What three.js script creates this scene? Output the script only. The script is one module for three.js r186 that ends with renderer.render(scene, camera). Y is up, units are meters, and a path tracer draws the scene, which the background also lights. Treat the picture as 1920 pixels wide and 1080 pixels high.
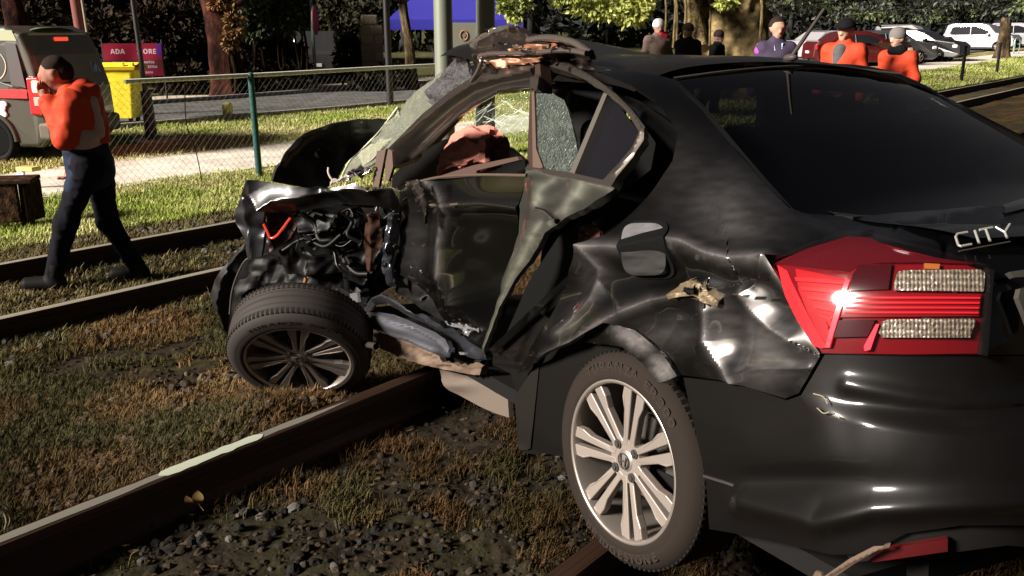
import * as THREE from 'three';
import { mergeGeometries } from 'three/addons/utils/BufferGeometryUtils.js';
import { RoundedBoxGeometry } from 'three/addons/geometries/RoundedBoxGeometry.js';
import { TextGeometry } from 'three/addons/geometries/TextGeometry.js';
import { FontLoader } from 'three/addons/loaders/FontLoader.js';

// ------------------------------------------------------------------ camera, sky, light, exposure
const scene = new THREE.Scene();
const W = 1920, H = 1080, FL = 1700, PITCH = 15.875 * Math.PI / 180, EYE = 1.6;
const camera = new THREE.PerspectiveCamera(2 * Math.atan(540 / FL) * 180 / Math.PI, 16 / 9, 0.1, 900);
camera.position.set(0, EYE, 0);
camera.rotation.set(-PITCH, 0, 0);
scene.add(camera);
const renderer = new THREE.WebGLRenderer({ antialias: true });
renderer.setSize(1024, 576);
renderer.toneMapping = THREE.LinearToneMapping;
renderer.toneMappingExposure = 3.1;
renderer.shadowMap.enabled = true;
const fontBold = await new FontLoader().loadAsync('fonts/droid/droid_sans_bold.typeface.json');

{ // night sky: dark, a little town glow near the horizon
  const w = 64, h = 32, d = new Float32Array(w * h * 4);
  for (let j = 0; j < h; j++) for (let i = 0; i < w; i++) {
    const el = (j + 0.5) / h * Math.PI - Math.PI / 2, t = Math.exp(-Math.max(el, 0) * 3.2), k = (j * w + i) * 4;
    d[k] = 0.007 + 0.019 * t; d[k + 1] = 0.0075 + 0.0175 * t; d[k + 2] = 0.010 + 0.015 * t; d[k + 3] = 1;
  }
  const sky = new THREE.DataTexture(d, w, h, THREE.RGBAFormat, THREE.FloatType);
  sky.mapping = THREE.EquirectangularReflectionMapping; sky.magFilter = THREE.LinearFilter; sky.minFilter = THREE.LinearFilter; sky.needsUpdate = true;
  scene.background = sky; scene.environment = sky;
}
const SUN_AZ = -116 * Math.PI / 180, SUN_EL = 25 * Math.PI / 180;
const sun = new THREE.DirectionalLight(new THREE.Color(1.0, 0.91, 0.81), 4.4);
sun.position.set(Math.sin(SUN_AZ) * Math.cos(SUN_EL) * 60, Math.sin(SUN_EL) * 60, -Math.cos(SUN_AZ) * Math.cos(SUN_EL) * 60 - 8);
sun.target.position.set(0, 0, -8); scene.add(sun.target);
sun.castShadow = true; sun.shadow.radius = 26; sun.shadow.mapSize.set(2048, 2048);
Object.assign(sun.shadow.camera, { left: -60, right: 60, top: 40, bottom: -40, near: 1, far: 200 });
scene.add(sun);

// ------------------------------------------------------------------ helpers
function rng(seed) { let s = seed >>> 0; return () => { s = (s + 0x6D2B79F5) >>> 0; let t = s; t = Math.imul(t ^ (t >>> 15), t | 1); t ^= t + Math.imul(t ^ (t >>> 7), t | 61); return ((t ^ (t >>> 14)) >>> 0) / 4294967296; }; }
const V = (x, y, z) => new THREE.Vector3(x, y, z);
const clamp = (x, a = 0, b = 1) => Math.min(b, Math.max(a, x));
const lerp = (a, b, t) => a + (b - a) * t;
const sstep = (a, b, x) => { const t = clamp((x - a) / (b - a)); return t * t * (3 - 2 * t); };
function hash3(x, y, z) { let h = Math.imul(x, 374761393) ^ Math.imul(y, 668265263) ^ Math.imul(z, 2147483647 ^ 0x5bd1e995); h = Math.imul(h ^ (h >>> 13), 1274126177); h ^= h >>> 16; return (h >>> 0) / 4294967296; }
function noise(x, y = 0, z = 0) {
  const xi = Math.floor(x), yi = Math.floor(y), zi = Math.floor(z), f = (t) => t * t * (3 - 2 * t), u = f(x - xi), v = f(y - yi), w = f(z - zi);
  const c = (a, b, d) => hash3(xi + a, yi + b, zi + d);
  return lerp(lerp(lerp(c(0, 0, 0), c(1, 0, 0), u), lerp(c(0, 1, 0), c(1, 1, 0), u), v), lerp(lerp(c(0, 0, 1), c(1, 0, 1), u), lerp(c(0, 1, 1), c(1, 1, 1), u), v), w) * 2 - 1;
}
function fbm(x, y = 0, z = 0, o = 4) { let a = 0, k = 0.5, s = 1; for (let i = 0; i < o; i++) { a += k * noise(x * s + i * 17.3, y * s + i * 5.1, z * s); k *= 0.5; s *= 2.03; } return a; }
const usedNames = new Map();
function numbered(n) { const k = usedNames.get(n) ?? 0; usedNames.set(n, k + 1); return k ? `${n}_${String(k).padStart(3, '0')}` : n; }
function shade(o) { o.traverse((m) => { if (m.isMesh) { m.castShadow = true; m.receiveShadow = true; } }); return o; }
function thing(name, label, category, pos = [0, 0, 0], turn = 0, group) {
  const o = new THREE.Group(); o.name = numbered(name); o.position.set(...pos); o.rotation.y = turn; o.userData = { label, category };
  if (group) o.userData.group = group;
  scene.add(o); return o;
}
function part(name, geo, mat, parent, label) {
  const m = new THREE.Mesh(Array.isArray(geo) ? merge(geo) : geo, mat); m.name = name; m.castShadow = m.receiveShadow = true; parent.add(m);
  if (label) m.userData.label = label;
  return m;
}
function single(name, geo, mat, label, category, group, kind) {
  const m = part(numbered(name), geo, mat, scene); m.userData = kind ? { kind } : { label, category };
  if (label) m.userData.label = label; if (category) m.userData.category = category; if (group) m.userData.group = group;
  return m;
}
function struct(name, geo, mat) { const m = part(numbered(name), geo, mat, scene); m.userData = { kind: 'structure' }; return m; }
function clean(g) { g = g.index ? g.toNonIndexed() : g; for (const k of Object.keys(g.attributes)) if (!['position', 'normal', 'uv', 'color'].includes(k)) g.deleteAttribute(k); if (!g.attributes.uv) g.setAttribute('uv', new THREE.BufferAttribute(new Float32Array(g.attributes.position.count * 2), 2)); if (!g.attributes.normal) g.computeVertexNormals(); return g; }
function merge(list) { list = list.filter(Boolean).map(clean); const col = list.some((g) => g.attributes.color); if (col) for (const g of list) if (!g.attributes.color) g.setAttribute('color', new THREE.BufferAttribute(new Float32Array(g.attributes.position.count * 3).fill(1), 3)); return list.length === 1 ? list[0] : mergeGeometries(list); }
function box(w, h, d, x = 0, y = 0, z = 0, r = 0) { const g = r ? new RoundedBoxGeometry(w, h, d, 2, r) : new THREE.BoxGeometry(w, h, d); return g.translate(x, y, z); }
function bar(a, b, r, r2 = r, seg = 8) { // capped cylinder between two points
  const d = b.clone().sub(a), g = new THREE.CylinderGeometry(r2, r, d.length(), seg); g.translate(0, d.length() / 2, 0);
  g.applyQuaternion(new THREE.Quaternion().setFromUnitVectors(V(0, 1, 0), d.normalize())); return g.translate(a.x, a.y, a.z);
}
function tube(pts, r, seg = 8, n = pts.length * 6, closed = false) { return new THREE.TubeGeometry(new THREE.CatmullRomCurve3(pts, closed, 'centripetal'), n, r, seg, closed); }
function geoFrom(pos, nor, uv, col) {
  const g = new THREE.BufferGeometry(); g.setAttribute('position', new THREE.Float32BufferAttribute(pos, 3));
  if (nor) g.setAttribute('normal', new THREE.Float32BufferAttribute(nor, 3));
  g.setAttribute('uv', new THREE.Float32BufferAttribute(uv ?? new Float32Array(pos.length / 3 * 2), 2));
  if (col) g.setAttribute('color', new THREE.Float32BufferAttribute(col, 3));
  if (!nor) g.computeVertexNormals();
  return g;
}
function gridGeo(nu, nv, f, closeU = false) { // f(u,v)->{p:Vector3,uv?}
  const pos = [], uv = [], idx = [];
  for (let j = 0; j <= nv; j++) for (let i = 0; i <= nu; i++) { const p = f(i / nu, j / nv); pos.push(p.x, p.y, p.z); uv.push(i / nu, j / nv); }
  for (let j = 0; j < nv; j++) for (let i = 0; i < nu; i++) { const a = j * (nu + 1) + i, b = a + 1, c = a + nu + 1, d = c + 1; idx.push(a, b, d, a, d, c); }
  const g = geoFrom(pos, null, uv); g.setIndex(idx); g.computeVertexNormals(); return g;
}
function tex(n, f, srgb = false, rep = 1, m = n) { // f(u,v)->[r,g,b] 0..1
  const d = new Uint8Array(n * m * 4);
  for (let j = 0; j < m; j++) for (let i = 0; i < n; i++) { const c = f(i / n, j / m), k = (j * n + i) * 4; d[k] = clamp(c[0]) * 255; d[k + 1] = clamp(c[1] ?? c[0]) * 255; d[k + 2] = clamp(c[2] ?? c[0]) * 255; d[k + 3] = 255; }
  const t = new THREE.DataTexture(d, n, m); t.wrapS = t.wrapT = THREE.RepeatWrapping; t.magFilter = THREE.LinearFilter; t.minFilter = THREE.LinearMipmapLinearFilter; t.generateMipmaps = true; t.repeat.set(rep, rep);
  if (srgb) t.colorSpace = THREE.SRGBColorSpace; t.needsUpdate = true; return t;
}
// tileable noise on the unit square
function tnoise(u, v, k, s = 0) { const g = (x, y) => hash3(((x % k) + k) % k + s * 131, ((y % k) + k) % k + s * 71, s), x = u * k, y = v * k, xi = Math.floor(x), yi = Math.floor(y), f = (t) => t * t * (3 - 2 * t), a = f(x - xi), b = f(y - yi); return lerp(lerp(g(xi, yi), g(xi + 1, yi), a), lerp(g(xi, yi + 1), g(xi + 1, yi + 1), a), b); }
const tfbm = (u, v, k, s = 0, o = 4) => { let a = 0, w = 0.5; for (let i = 0; i < o; i++) { a += w * tnoise(u, v, k << i, s + i); w *= 0.5; } return a / (1 - w * 2 + w); };
const std = (r, g, b, rough = 0.8, o = {}) => new THREE.MeshPhysicalMaterial({ specularIntensity: o.metalness ? 1 : rough >= 0.6 ? 0.12 : rough >= 0.45 ? 0.35 : 1, color: new THREE.Color().setRGB(r, g, b), roughness: rough, metalness: 0, side: THREE.DoubleSide, ...o });
const phys = (r, g, b, rough = 0.4, o = {}) => new THREE.MeshPhysicalMaterial({ color: new THREE.Color().setRGB(r, g, b), roughness: rough, metalness: 0, side: THREE.DoubleSide, ...o });

// pixel of the photograph -> world ray of unit depth along the optical axis
function ray(px, py) { const u = (px - 960) / FL, v = (540 - py) / FL, c = Math.cos(PITCH), s = Math.sin(PITCH); return V(u, v * c - s, -(c + v * s)); }
const at = (px, py, depth) => ray(px, py).multiplyScalar(depth).add(V(0, EYE, 0));
// track coordinates: p = metres to the left of the camera across the rails, q = metres along them
const AZ = 39.04 * Math.PI / 180, CA = Math.cos(AZ), SA = Math.sin(AZ);
const pOf = (x, z) => -(x * CA + z * SA), qOf = (x, z) => x * SA - z * CA;
const pq = (p, q, y = 0) => V(-p * CA + q * SA, y, -(p * SA + q * CA));
function gBase(p, q) { return -0.15 * sstep(3.1, 4.9, p) - 0.05 * sstep(7, 8.6, p) + 0.0095 * Math.max(0, q - 14) * sstep(8.2, 10, p) * (q < 90 ? 1 : 90 / q); }
function groundAt(px, py, lift = 0) { const r = ray(px, py); let t = 3; for (let k = 0; k < 40; k++) { const x = r.x * t, z = r.z * t, g = gBase(pOf(x, z), qOf(x, z)) + lift; t = lerp(t, (g - EYE) / r.y, 0.7); } return r.multiplyScalar(t).add(V(0, EYE, 0)); }
const onGround = (x, z) => V(x, gBase(pOf(x, z), qOf(x, z)), z);
// ------------------------------------------------------------------ ground, road, paths, rails
const bumpFine = tex(512, (u, v) => { const a = tfbm(u, v, 16, 3, 5); return [a]; }, false, 1);
const isPath = (p, q) => sstep(10.15, 10.25, p) * (1 - sstep(12.2, 12.3, p));
function gDetail(p, q) { // small relief of the turf
  const rail = (c) => Math.exp(-(((p - c) / 0.16) ** 2));
  let h = 0.020 * fbm(p * 2.1, q * 2.1, 1, 3) + 0.018 * fbm(p * 7, q * 7, 5, 3) + 0.016 * Math.max(0, fbm(p * 17, q * 17, 9, 3));
  if (p > 8.6) h *= 0.5;
  h -= 0.015 * (rail(1.28) + rail(2.67) + rail(5.45) + rail(6.77));
  // churned soil round the buried front wheel
  const dx = p - 2.98, dq = q - 2.12; h += 0.12 * Math.exp(-((dx / 0.2) ** 2 + ((dq) / 0.34) ** 2)) * (0.75 + 0.6 * fbm(p * 11, q * 11, 2, 3));
  return h;
}
{
  const pos = [], col = [], uv = [], idx = [], angs = [];
  for (let a = -180; a < -48; a += 6) angs.push(a);
  for (let a = -48; a < 48; a += 0.28) angs.push(a);
  for (let a = 48; a <= 180; a += 6) angs.push(a);
  const rs = [0.3]; while (rs[rs.length - 1] < 500) rs.push(rs[rs.length - 1] * (rs[rs.length - 1] < 1.8 ? 1.15 : rs[rs.length - 1] < 40 ? 1.0095 : 1.06));
  const c = new THREE.Color(), mixc = (a, b, t) => { c.r = lerp(a[0], b[0], t); c.g = lerp(a[1], b[1], t); c.b = lerp(a[2], b[2], t); return [c.r, c.g, c.b]; };
  const dirt = [0.026, 0.018, 0.011], dead = [0.062, 0.035, 0.014], green = [0.034, 0.034, 0.011], bright = [0.15, 0.15, 0.036], sandy = [0.30, 0.25, 0.12], soil = [0.016, 0.013, 0.010];
  for (const r of rs) for (const a of angs) {
    const t = a * Math.PI / 180, x = Math.sin(t) * r, z = -Math.cos(t) * r, p = pOf(x, z), q = qOf(x, z);
    pos.push(x, gBase(p, q) + (r > 1.4 && r < 60 && Math.abs(a) < 50 ? gDetail(p, q) : 0), z); uv.push(x * 1.7, z * 1.7);
    const n1 = fbm(p * 1.3, q * 1.3, 3, 4), n2 = fbm(p * 6, q * 6, 8, 3), n3 = fbm(p * 26, q * 26, 4, 2);
    let k = mixc(dirt, dead, sstep(-0.25, 0.35, n1 + 0.5 * n2)); k = mixc(k, green, sstep(0.0, 0.5, n2 - n1 * 0.6) * 0.7);
    if (p < 2.6) k = mixc(k, soil, 0.55);
    if (p > 5.3 && p < 8.8) k = mixc(k, [0.075, 0.062, 0.036], 0.6);
    const far = sstep(7.9, 8.6, p); let kb = mixc(bright, sandy, sstep(-0.1, 0.35, n1 + 0.3 * n2 + (p > 12.2 && p < 14.3 ? 0.35 : -0.1))); k = mixc(k, kb, far);  // lawn made brighter than the near turf: lamp light put into the colours
    k = mixc(k, [0.05, 0.05, 0.025], sstep(21, 23, p) * 0.8);
    const f = 0.85 + 0.5 * n3; col.push(k[0] * f, k[1] * f, k[2] * f);
  }
  const n = angs.length;
  for (let j = 0; j < rs.length - 1; j++) for (let i = 0; i < n - 1; i++) { const a = j * n + i, b = a + 1, d = a + n, e = d + 1; idx.push(a, d, e, a, e, b); }
  const g = geoFrom(pos, null, uv, col); g.setIndex(idx); g.computeVertexNormals();
  struct('ground', g, std(1, 1, 1, 0.95, { vertexColors: true, bumpMap: bumpFine, bumpScale: 0.012 }));
}
function strip(p0, p1, q0, q1, lift, nq, np = 4, wob = 0) { // a sheet in track coordinates
  return gridGeo(np, nq, (u, v) => { const q = lerp(q0, q1, v), e = wob * fbm(q * 0.9, u > 0.5 ? 3 : 8, 1, 3), p = lerp(p0, p1, u) + (u === 0 || u === 1 ? e : 0), o = pq(p, q); o.y = gBase(p, q) + lift; return o; });
}
const uvM = (g, s = 1) => { const P = g.attributes.position, U = g.attributes.uv; for (let i = 0; i < P.count; i++) U.setXY(i, P.getX(i) * s, P.getZ(i) * s); return g; };
const concreteTex = tex(512, (u, v) => { const a = tfbm(u, v, 6, 11, 6), b = tfbm(u, v, 64, 21, 3); const k = 0.80 + 0.3 * (a - 0.5) + 0.22 * (b - 0.5); return [k, k * 0.965, k * 0.9]; }, true);
const asphaltTex = tex(512, (u, v) => { const a = tfbm(u, v, 8, 31, 5), b = tfbm(u, v, 128, 41, 2); const k = 0.36 + 0.2 * (a - 0.5) + 0.25 * (b - 0.5); return [k, k, k * 0.98]; }, true);
const concreteMat = std(1, 1, 1, 0.9, { map: concreteTex, bumpMap: bumpFine, bumpScale: 0.004 });
const asphaltMat = std(1, 1, 1, 0.92, { map: asphaltTex, bumpMap: bumpFine, bumpScale: 0.004 });
struct('footpath', uvM(strip(10.2, 12.3, -14, 120, 0.045, 300, 6, 0.16), 0.6), concreteMat);
struct('road', uvM(strip(16.5, 21.4, -30, 160, 0.03, 60), 0.5), asphaltMat);
for (const [a, b] of [[16.32, 16.5], [21.4, 21.58]]) { const g = []; for (let q = -12; q < 70; q += 1.2) { const s = gridGeo(1, 1, (u, v) => { const o = pq(lerp(a, b, u), q + v * 1.18); o.y = gBase(a, q + v) + 0.13; return o; }); g.push(s); const f = gridGeo(1, 1, (u, v) => { const pp = u < 0.5 ? a : a, o = pq(pp, q + v * 1.18); o.y = gBase(a, q + v) + (u < 0.5 ? -0.05 : 0.13); return o; }); g.push(f); const h = gridGeo(1, 1, (u, v) => { const o = pq(b, q + v * 1.18); o.y = gBase(a, q + v) + (u < 0.5 ? -0.05 : 0.13); return o; }); g.push(h); } struct('kerb', merge(g), std(0.2, 0.19, 0.17, 0.9)); }
struct('far_footpath', uvM(strip(22.6, 24.0, -30, 30, 0.02, 50), 0.5), std(0.7, 0.66, 0.6, 0.9, { map: concreteTex }));
struct('parking_pavement', uvM(strip(14.2, 30, 34, 150, 0.05, 60), 0.5), std(0.8, 0.8, 0.8, 0.9, { map: asphaltTex }));

// rails: foot, web and head extruded along the track
const rustTex = tex(256, (u, v) => { const a = tfbm(u, v, 8, 51, 5), b = tfbm(u, v, 40, 52, 3); return [0.24 + 0.2 * (a - 0.5) + 0.15 * (b - 0.5), 0.175 + 0.14 * (a - 0.5) + 0.1 * (b - 0.5), 0.14 + 0.1 * (a - 0.5)]; }, true, 3);
const railMat = std(1.0, 0.97, 0.95, 0.8, { map: rustTex, metalness: 0.25, bumpMap: bumpFine, bumpScale: 0.002 });
const railTop = std(0.34, 0.31, 0.24, 0.45, { metalness: 0.35, bumpMap: bumpFine, bumpScale: 0.0006 });
function rail(p, q0, q1, top, label, shine) {
  const t = thing('rail', label, 'rail', [0, 0, 0], 0, 'running rails of the two tracks');
  const prof = [[-0.034, 0], [-0.036, -0.008], [-0.036, -0.034], [-0.026, -0.042], [-0.010, -0.05], [-0.010, -0.12], [-0.03, -0.135], [-0.06, -0.145], [-0.06, -0.16], [0.06, -0.16], [0.06, -0.145], [0.03, -0.135], [0.010, -0.12], [0.010, -0.05], [0.026, -0.042], [0.036, -0.034], [0.036, -0.008], [0.034, 0]];
  const n = Math.ceil((q1 - q0) / 0.5), g = gridGeo(prof.length - 1, n, (u, v) => { const [dp, dy] = prof[Math.round(u * (prof.length - 1))], q = lerp(q0, q1, v); return pq(p + dp, q, top + dy + 0.004 * fbm(q * 0.6, p, 0, 2)); }).toNonIndexed();
  g.computeVertexNormals(); part('rail_body', g, railMat, t);
  part('rail_head', gridGeo(4, n, (u, v) => { const dp = lerp(-0.034, 0.034, u), q = lerp(q0, q1, v); return pq(p + dp, q, top + 0.0012 + 0.004 * fbm(q * 0.6, p, 0, 2) - 2.2 * dp * dp); }), shine ?? railTop, t);
  return t;
}
const rustyTop = std(0.62, 0.52, 0.42, 0.5, { metalness: 0.3, map: rustTex });
{ const t = rail(2.67, -1, 30, 0.15, 'near rusty rail with a painted lit strip on top, running under the wreck', rustyTop);
  part('dim_lit_strip', gridGeo(2, 40, (u, v) => { const dp = lerp(-0.020, 0.024, u) * Math.min(1, 8 * v * (1 - v)) * (0.9 + 0.2 * noise(v * 30, u * 3)), q = lerp(0.4, 2.25, v); return pq(2.67 + dp, q, 0.1525 + 0.004 * fbm(q * 0.6, 2.67, 0, 2) - 2.2 * dp * dp); }), std(0.20, 0.185, 0.155, 0.5, { metalness: 0.4 }), t, 'dimmer painted end of the lit strip');  // fainter margin of the lit stretch, painted lighter
  part('lit_strip', gridGeo(2, 20, (u, v) => { const dp = lerp(-0.026, 0.028, u) * Math.min(1, 0.15 + 14 * v * (1 - v)) * (0.92 + 0.16 * noise(v * 40, 3)), q = lerp(1.40, 1.82, v); return pq(2.67 + dp, q, 0.1545 + 0.004 * fbm(q * 0.6, 2.67, 0, 2) - 2.2 * dp * dp); }), std(0.50, 0.54, 0.43, 0.45, { metalness: 0.35 }), t, 'light strip painted on the rail top'); }  // lit stretch of the rail top painted as a pale strip
rail(1.28, -1, 30, 0.15, 'rusty rail under the rear wheel of the wrecked car', rustyTop);
rail(5.45, -4, 60, 0.0, 'nearer rail of the second track, in front of the walking man');
rail(6.77, -4, 60, 0.0, 'farther rail of the second track, behind the boots of the walking man');

// turf, tufts and stones
function tuftGeo(seed, blades, h, spread, w) {
  const r = rng(seed), pos = [], nor = [];
  for (let i = 0; i < blades; i++) {
    const a = r() * 6.28, d = spread * Math.sqrt(r()), x = Math.cos(a) * d, z = Math.sin(a) * d, la = r() * 6.28, lean = h * (0.2 + 0.9 * r()), hh = h * (0.5 + 0.6 * r()), wa = la + 1.57, wx = Math.cos(wa) * w, wz = Math.sin(wa) * w;
    const mx = x + Math.cos(la) * lean * 0.35, mz = z + Math.sin(la) * lean * 0.35, my = hh * 0.65, tx = x + Math.cos(la) * lean, tz = z + Math.sin(la) * lean, ty = hh;
    pos.push(x - wx, -0.01, z - wz, x + wx, -0.01, z + wz, mx + wx * .8, my, mz + wz * .8, x - wx, -0.01, z - wz, mx + wx * .8, my, mz + wz * .8, mx - wx * .8, my, mz - wz * .8, mx - wx * .8, my, mz - wz * .8, mx + wx * .8, my, mz + wz * .8, tx, ty, tz);
  }
  return geoFrom(pos);
}
const leafMat = std(1, 1, 1, 0.85);
function scatter(name, geo, mat, n, seed, pick, size, color) {
  const m = new THREE.InstancedMesh(geo, mat, n), r = rng(seed), M = new THREE.Matrix4(), Q = new THREE.Quaternion(), c = new THREE.Color(); let k = 0, guard = 0;
  while (k < n && guard++ < n * 30) {
    const s = pick(r); if (!s) continue; const [x, z, sink = 0] = s, p = pOf(x, z), q = qOf(x, z);
    Q.setFromEuler(new THREE.Euler((r() - .5) * .3, r() * 6.28, (r() - .5) * .3)); const sc = size(r, p, q);
    M.compose(V(x, gBase(p, q) + gDetail(p, q) + sink, z), Q, V(sc, sc * (0.7 + 0.6 * r()), sc)); m.setMatrixAt(k, M); const cc = color(r, p, q); m.setColorAt(k, c.setRGB(...cc)); k++;
  }
  m.count = k; m.name = numbered(name); m.userData = { kind: 'stuff' }; m.castShadow = m.receiveShadow = true; m.instanceMatrix.needsUpdate = true; scene.add(m); return m;
}
const railGap = (p) => [1.28, 2.67, 5.45, 6.77].every((c) => Math.abs(p - c) > 0.075);
const tuftMask = (p, q) => fbm(p * 1.3, q * 1.3, 3, 4) + 0.6 * fbm(p * 6, q * 6, 8, 3);
const nearPick = (r) => { const a = (r() - .5) * 1.35, d = 2.1 + 6.4 * Math.pow(r(), 1.25), x = Math.sin(a) * d, z = -Math.cos(a) * d, p = pOf(x, z), q = qOf(x, z); if (p > 8 || !railGap(p)) return; if (tuftMask(p, q) + (r() - .5) * .5 < (p < 2.6 ? -0.14 : -0.16)) return; if (p < 2.66 && p > 2.3 && r() < .6) return; return [x, z]; };
const tuftCol = (r, p, q) => { const m = fbm(p * 2.2, q * 2.2, 31, 3), g = clamp(0.5 + 2.2 * m + (r() - .5) * .6), b = (0.55 + 0.7 * r()) * (0.55 + 0.9 * clamp(0.5 + 1.6 * fbm(p * 0.9, q * 0.9, 61, 3))); const dead = p < 2.6 ? [0.078, 0.042, 0.018] : [0.125, 0.074, 0.033], gr = [0.052, 0.049, 0.020]; return [0, 1, 2].map((i) => lerp(dead[i], gr[i], g) * b); };
scatter('dry_grass', tuftGeo(1, 10, 0.034, 0.04, 0.0018), leafMat, 62000, 11, nearPick, (r, p) => 0.55 + 0.75 * r(), tuftCol);
scatter('short_turf', tuftGeo(2, 12, 0.020, 0.045, 0.0022), leafMat, 48000, 12, nearPick, (r, p) => 0.6 + 0.8 * r(), tuftCol);
const bandPick = (p0, p1, q0, q1) => (r) => { const p = lerp(p0, p1, r()), q = q0 + (q1 - q0) * Math.pow(r(), 1.5), o = pq(p, q); if (fbm(p * 1.1, q * 1.1, 77, 3) + (r() - .5) * .9 < -0.15) return; return [o.x, o.z]; };
const lawnCol = (r, p, q) => { const m = fbm(p * 1.5, q * 1.5, 3, 3) + (p > 12.2 && p < 14.3 ? 0.3 : -0.15), g = clamp(0.5 - 1.2 * m + (r() - .5) * .6), b = 0.7 + 0.6 * r(); const dry = [0.46, 0.43, 0.20], gr = [0.25, 0.31, 0.06]; return [0, 1, 2].map((i) => lerp(dry[i], gr[i], g) * b); };  // lawn tufts lightened for the lamp-lit strip
scatter('lawn_grass', tuftGeo(3, 9, 0.06, 0.06, 0.004), leafMat, 26000, 13, bandPick(7.9, 10.3, 1, 16), (r) => 0.6 + 0.7 * r(), lawnCol);
scatter('lawn_grass', tuftGeo(4, 9, 0.07, 0.09, 0.006), leafMat, 30000, 14, bandPick(12.2, 16.35, 2, 32), (r) => 0.6 + 0.8 * r(), lawnCol);
scatter('lawn_grass', tuftGeo(5, 8, 0.10, 0.12, 0.010), leafMat, 12000, 15, bandPick(7.8, 10.3, 16, 60), (r) => 0.7 + 0.7 * r(), lawnCol);
scatter('ballast_weeds', tuftGeo(6, 9, 0.05, 0.05, 0.004), leafMat, 15000, 16, (r) => { const p = lerp(5.1, 8.3, r()), q = lerp(0.3, 14, Math.pow(r(), 1.4)); if (!railGap(p) || fbm(p * 1.7, q * 1.7, 55, 3) + (r() - .5) * .6 < 0) return; const o = pq(p, q); return [o.x, o.z]; }, (r) => 0.5 + 0.7 * r(), (r) => { const b = 0.6 + 0.7 * r(), g = r(); return [lerp(.11, .16, g) * b, lerp(.105, .12, g) * b, lerp(.045, .06, g) * b]; });
{
  const sg = new THREE.IcosahedronGeometry(0.022, 1), P = sg.attributes.position; for (let i = 0; i < P.count; i++) { const x = P.getX(i), y = P.getY(i), z = P.getZ(i), s = 1 + 0.35 * noise(x * 70, y * 70, z * 70) + 0.2 * noise(x * 160, y * 160, z * 160 + 4); P.setXYZ(i, x * s * 1.2, y * s * 0.75, z * s); } sg.computeVertexNormals();
  const stoneMat = std(1, 1, 1, 0.92);
  scatter('ballast_stones', sg, stoneMat, 1500, 21, (r) => { const p = lerp(0.2, 2.6, Math.pow(r(), 0.8)), q = lerp(1.2, 7, Math.pow(r(), 1.6)), o = pq(p, q); if (!railGap(p) || fbm(p * 2.3, q * 2.3, 91, 3) + (r() - .5) * .5 < 0.02) return; return [o.x, o.z, 0.002]; }, (r) => 0.18 + 0.8 * Math.pow(r(), 4) + 0.25 * r(), (r) => { const b = 0.011 + 0.07 * Math.pow(r(), 6); return [b * 1.05, b, b * 0.9]; });
  scatter('ballast_stones', sg, stoneMat, 5000, 22, (r) => { const p = lerp(5.0, 8.2, r()), q = lerp(0.2, 14, Math.pow(r(), 1.4)), o = pq(p, q); if (!railGap(p)) return; return [o.x, o.z, 0.004]; }, (r) => 0.5 + 1.1 * Math.pow(r(), 2), (r) => { const b = 0.035 + 0.07 * r(); return [b * 1.1, b, b * 0.85]; });
  scatter('soil_clods', sg, stoneMat, 3600, 23, (r) => { const p = 3.0 + (r() + r() + r() - 1.5) * 0.75, q = 2.0 + (r() + r() + r() - 1.5) * 1.3, o = pq(p, q); if (!railGap(p) || p < 2.6 || (Math.abs(p - 2.95) < .1 && q > 1.98 && q < 2.4 && r() < .5)) return; return [o.x, o.z, 0.004]; }, (r) => 0.25 + 1.15 * Math.pow(r(), 3), (r) => { const b = 0.028 + 0.05 * r() * r(), o = r(); return [b * (1.25 + .3 * o), b, b * 0.7]; });
  scatter('soil_clods', sg, stoneMat, 9000, 24, (r) => { const a = (r() - .5) * 1.35, d = 2.1 + 5.5 * Math.pow(r(), 1.3), x = Math.sin(a) * d, z = -Math.cos(a) * d, p = pOf(x, z), q = qOf(x, z); if (p > 8 || !railGap(p) || tuftMask(p, q) > 0.12) return; return [x, z, 0.0]; }, (r) => 0.15 + 0.75 * Math.pow(r(), 3), (r) => { const b = 0.010 + 0.028 * r() * r(); return [b * 1.3, b, b * 0.7]; });
  // fallen leaves and straw
  const lg = geoFrom([-.011, 0, 0, 0, .004, -.02, .011, 0.002, 0, -.011, 0, 0, .011, 0.002, 0, 0, .003, .024]);
  scatter('fallen_leaves', lg, leafMat, 2200, 25, (r) => { const a = (r() - .5) * 1.35, d = 2.1 + 6 * Math.pow(r(), 1.3), x = Math.sin(a) * d, z = -Math.cos(a) * d, p = pOf(x, z); if (p > 8.4 || !railGap(p)) return; return [x, z, 0.012 + r() * .02]; }, (r) => 0.3 + 0.6 * r(), (r) => { const b = 0.4 + r(); return [0.055 * b, 0.034 * b, 0.018 * b]; });
}
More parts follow.
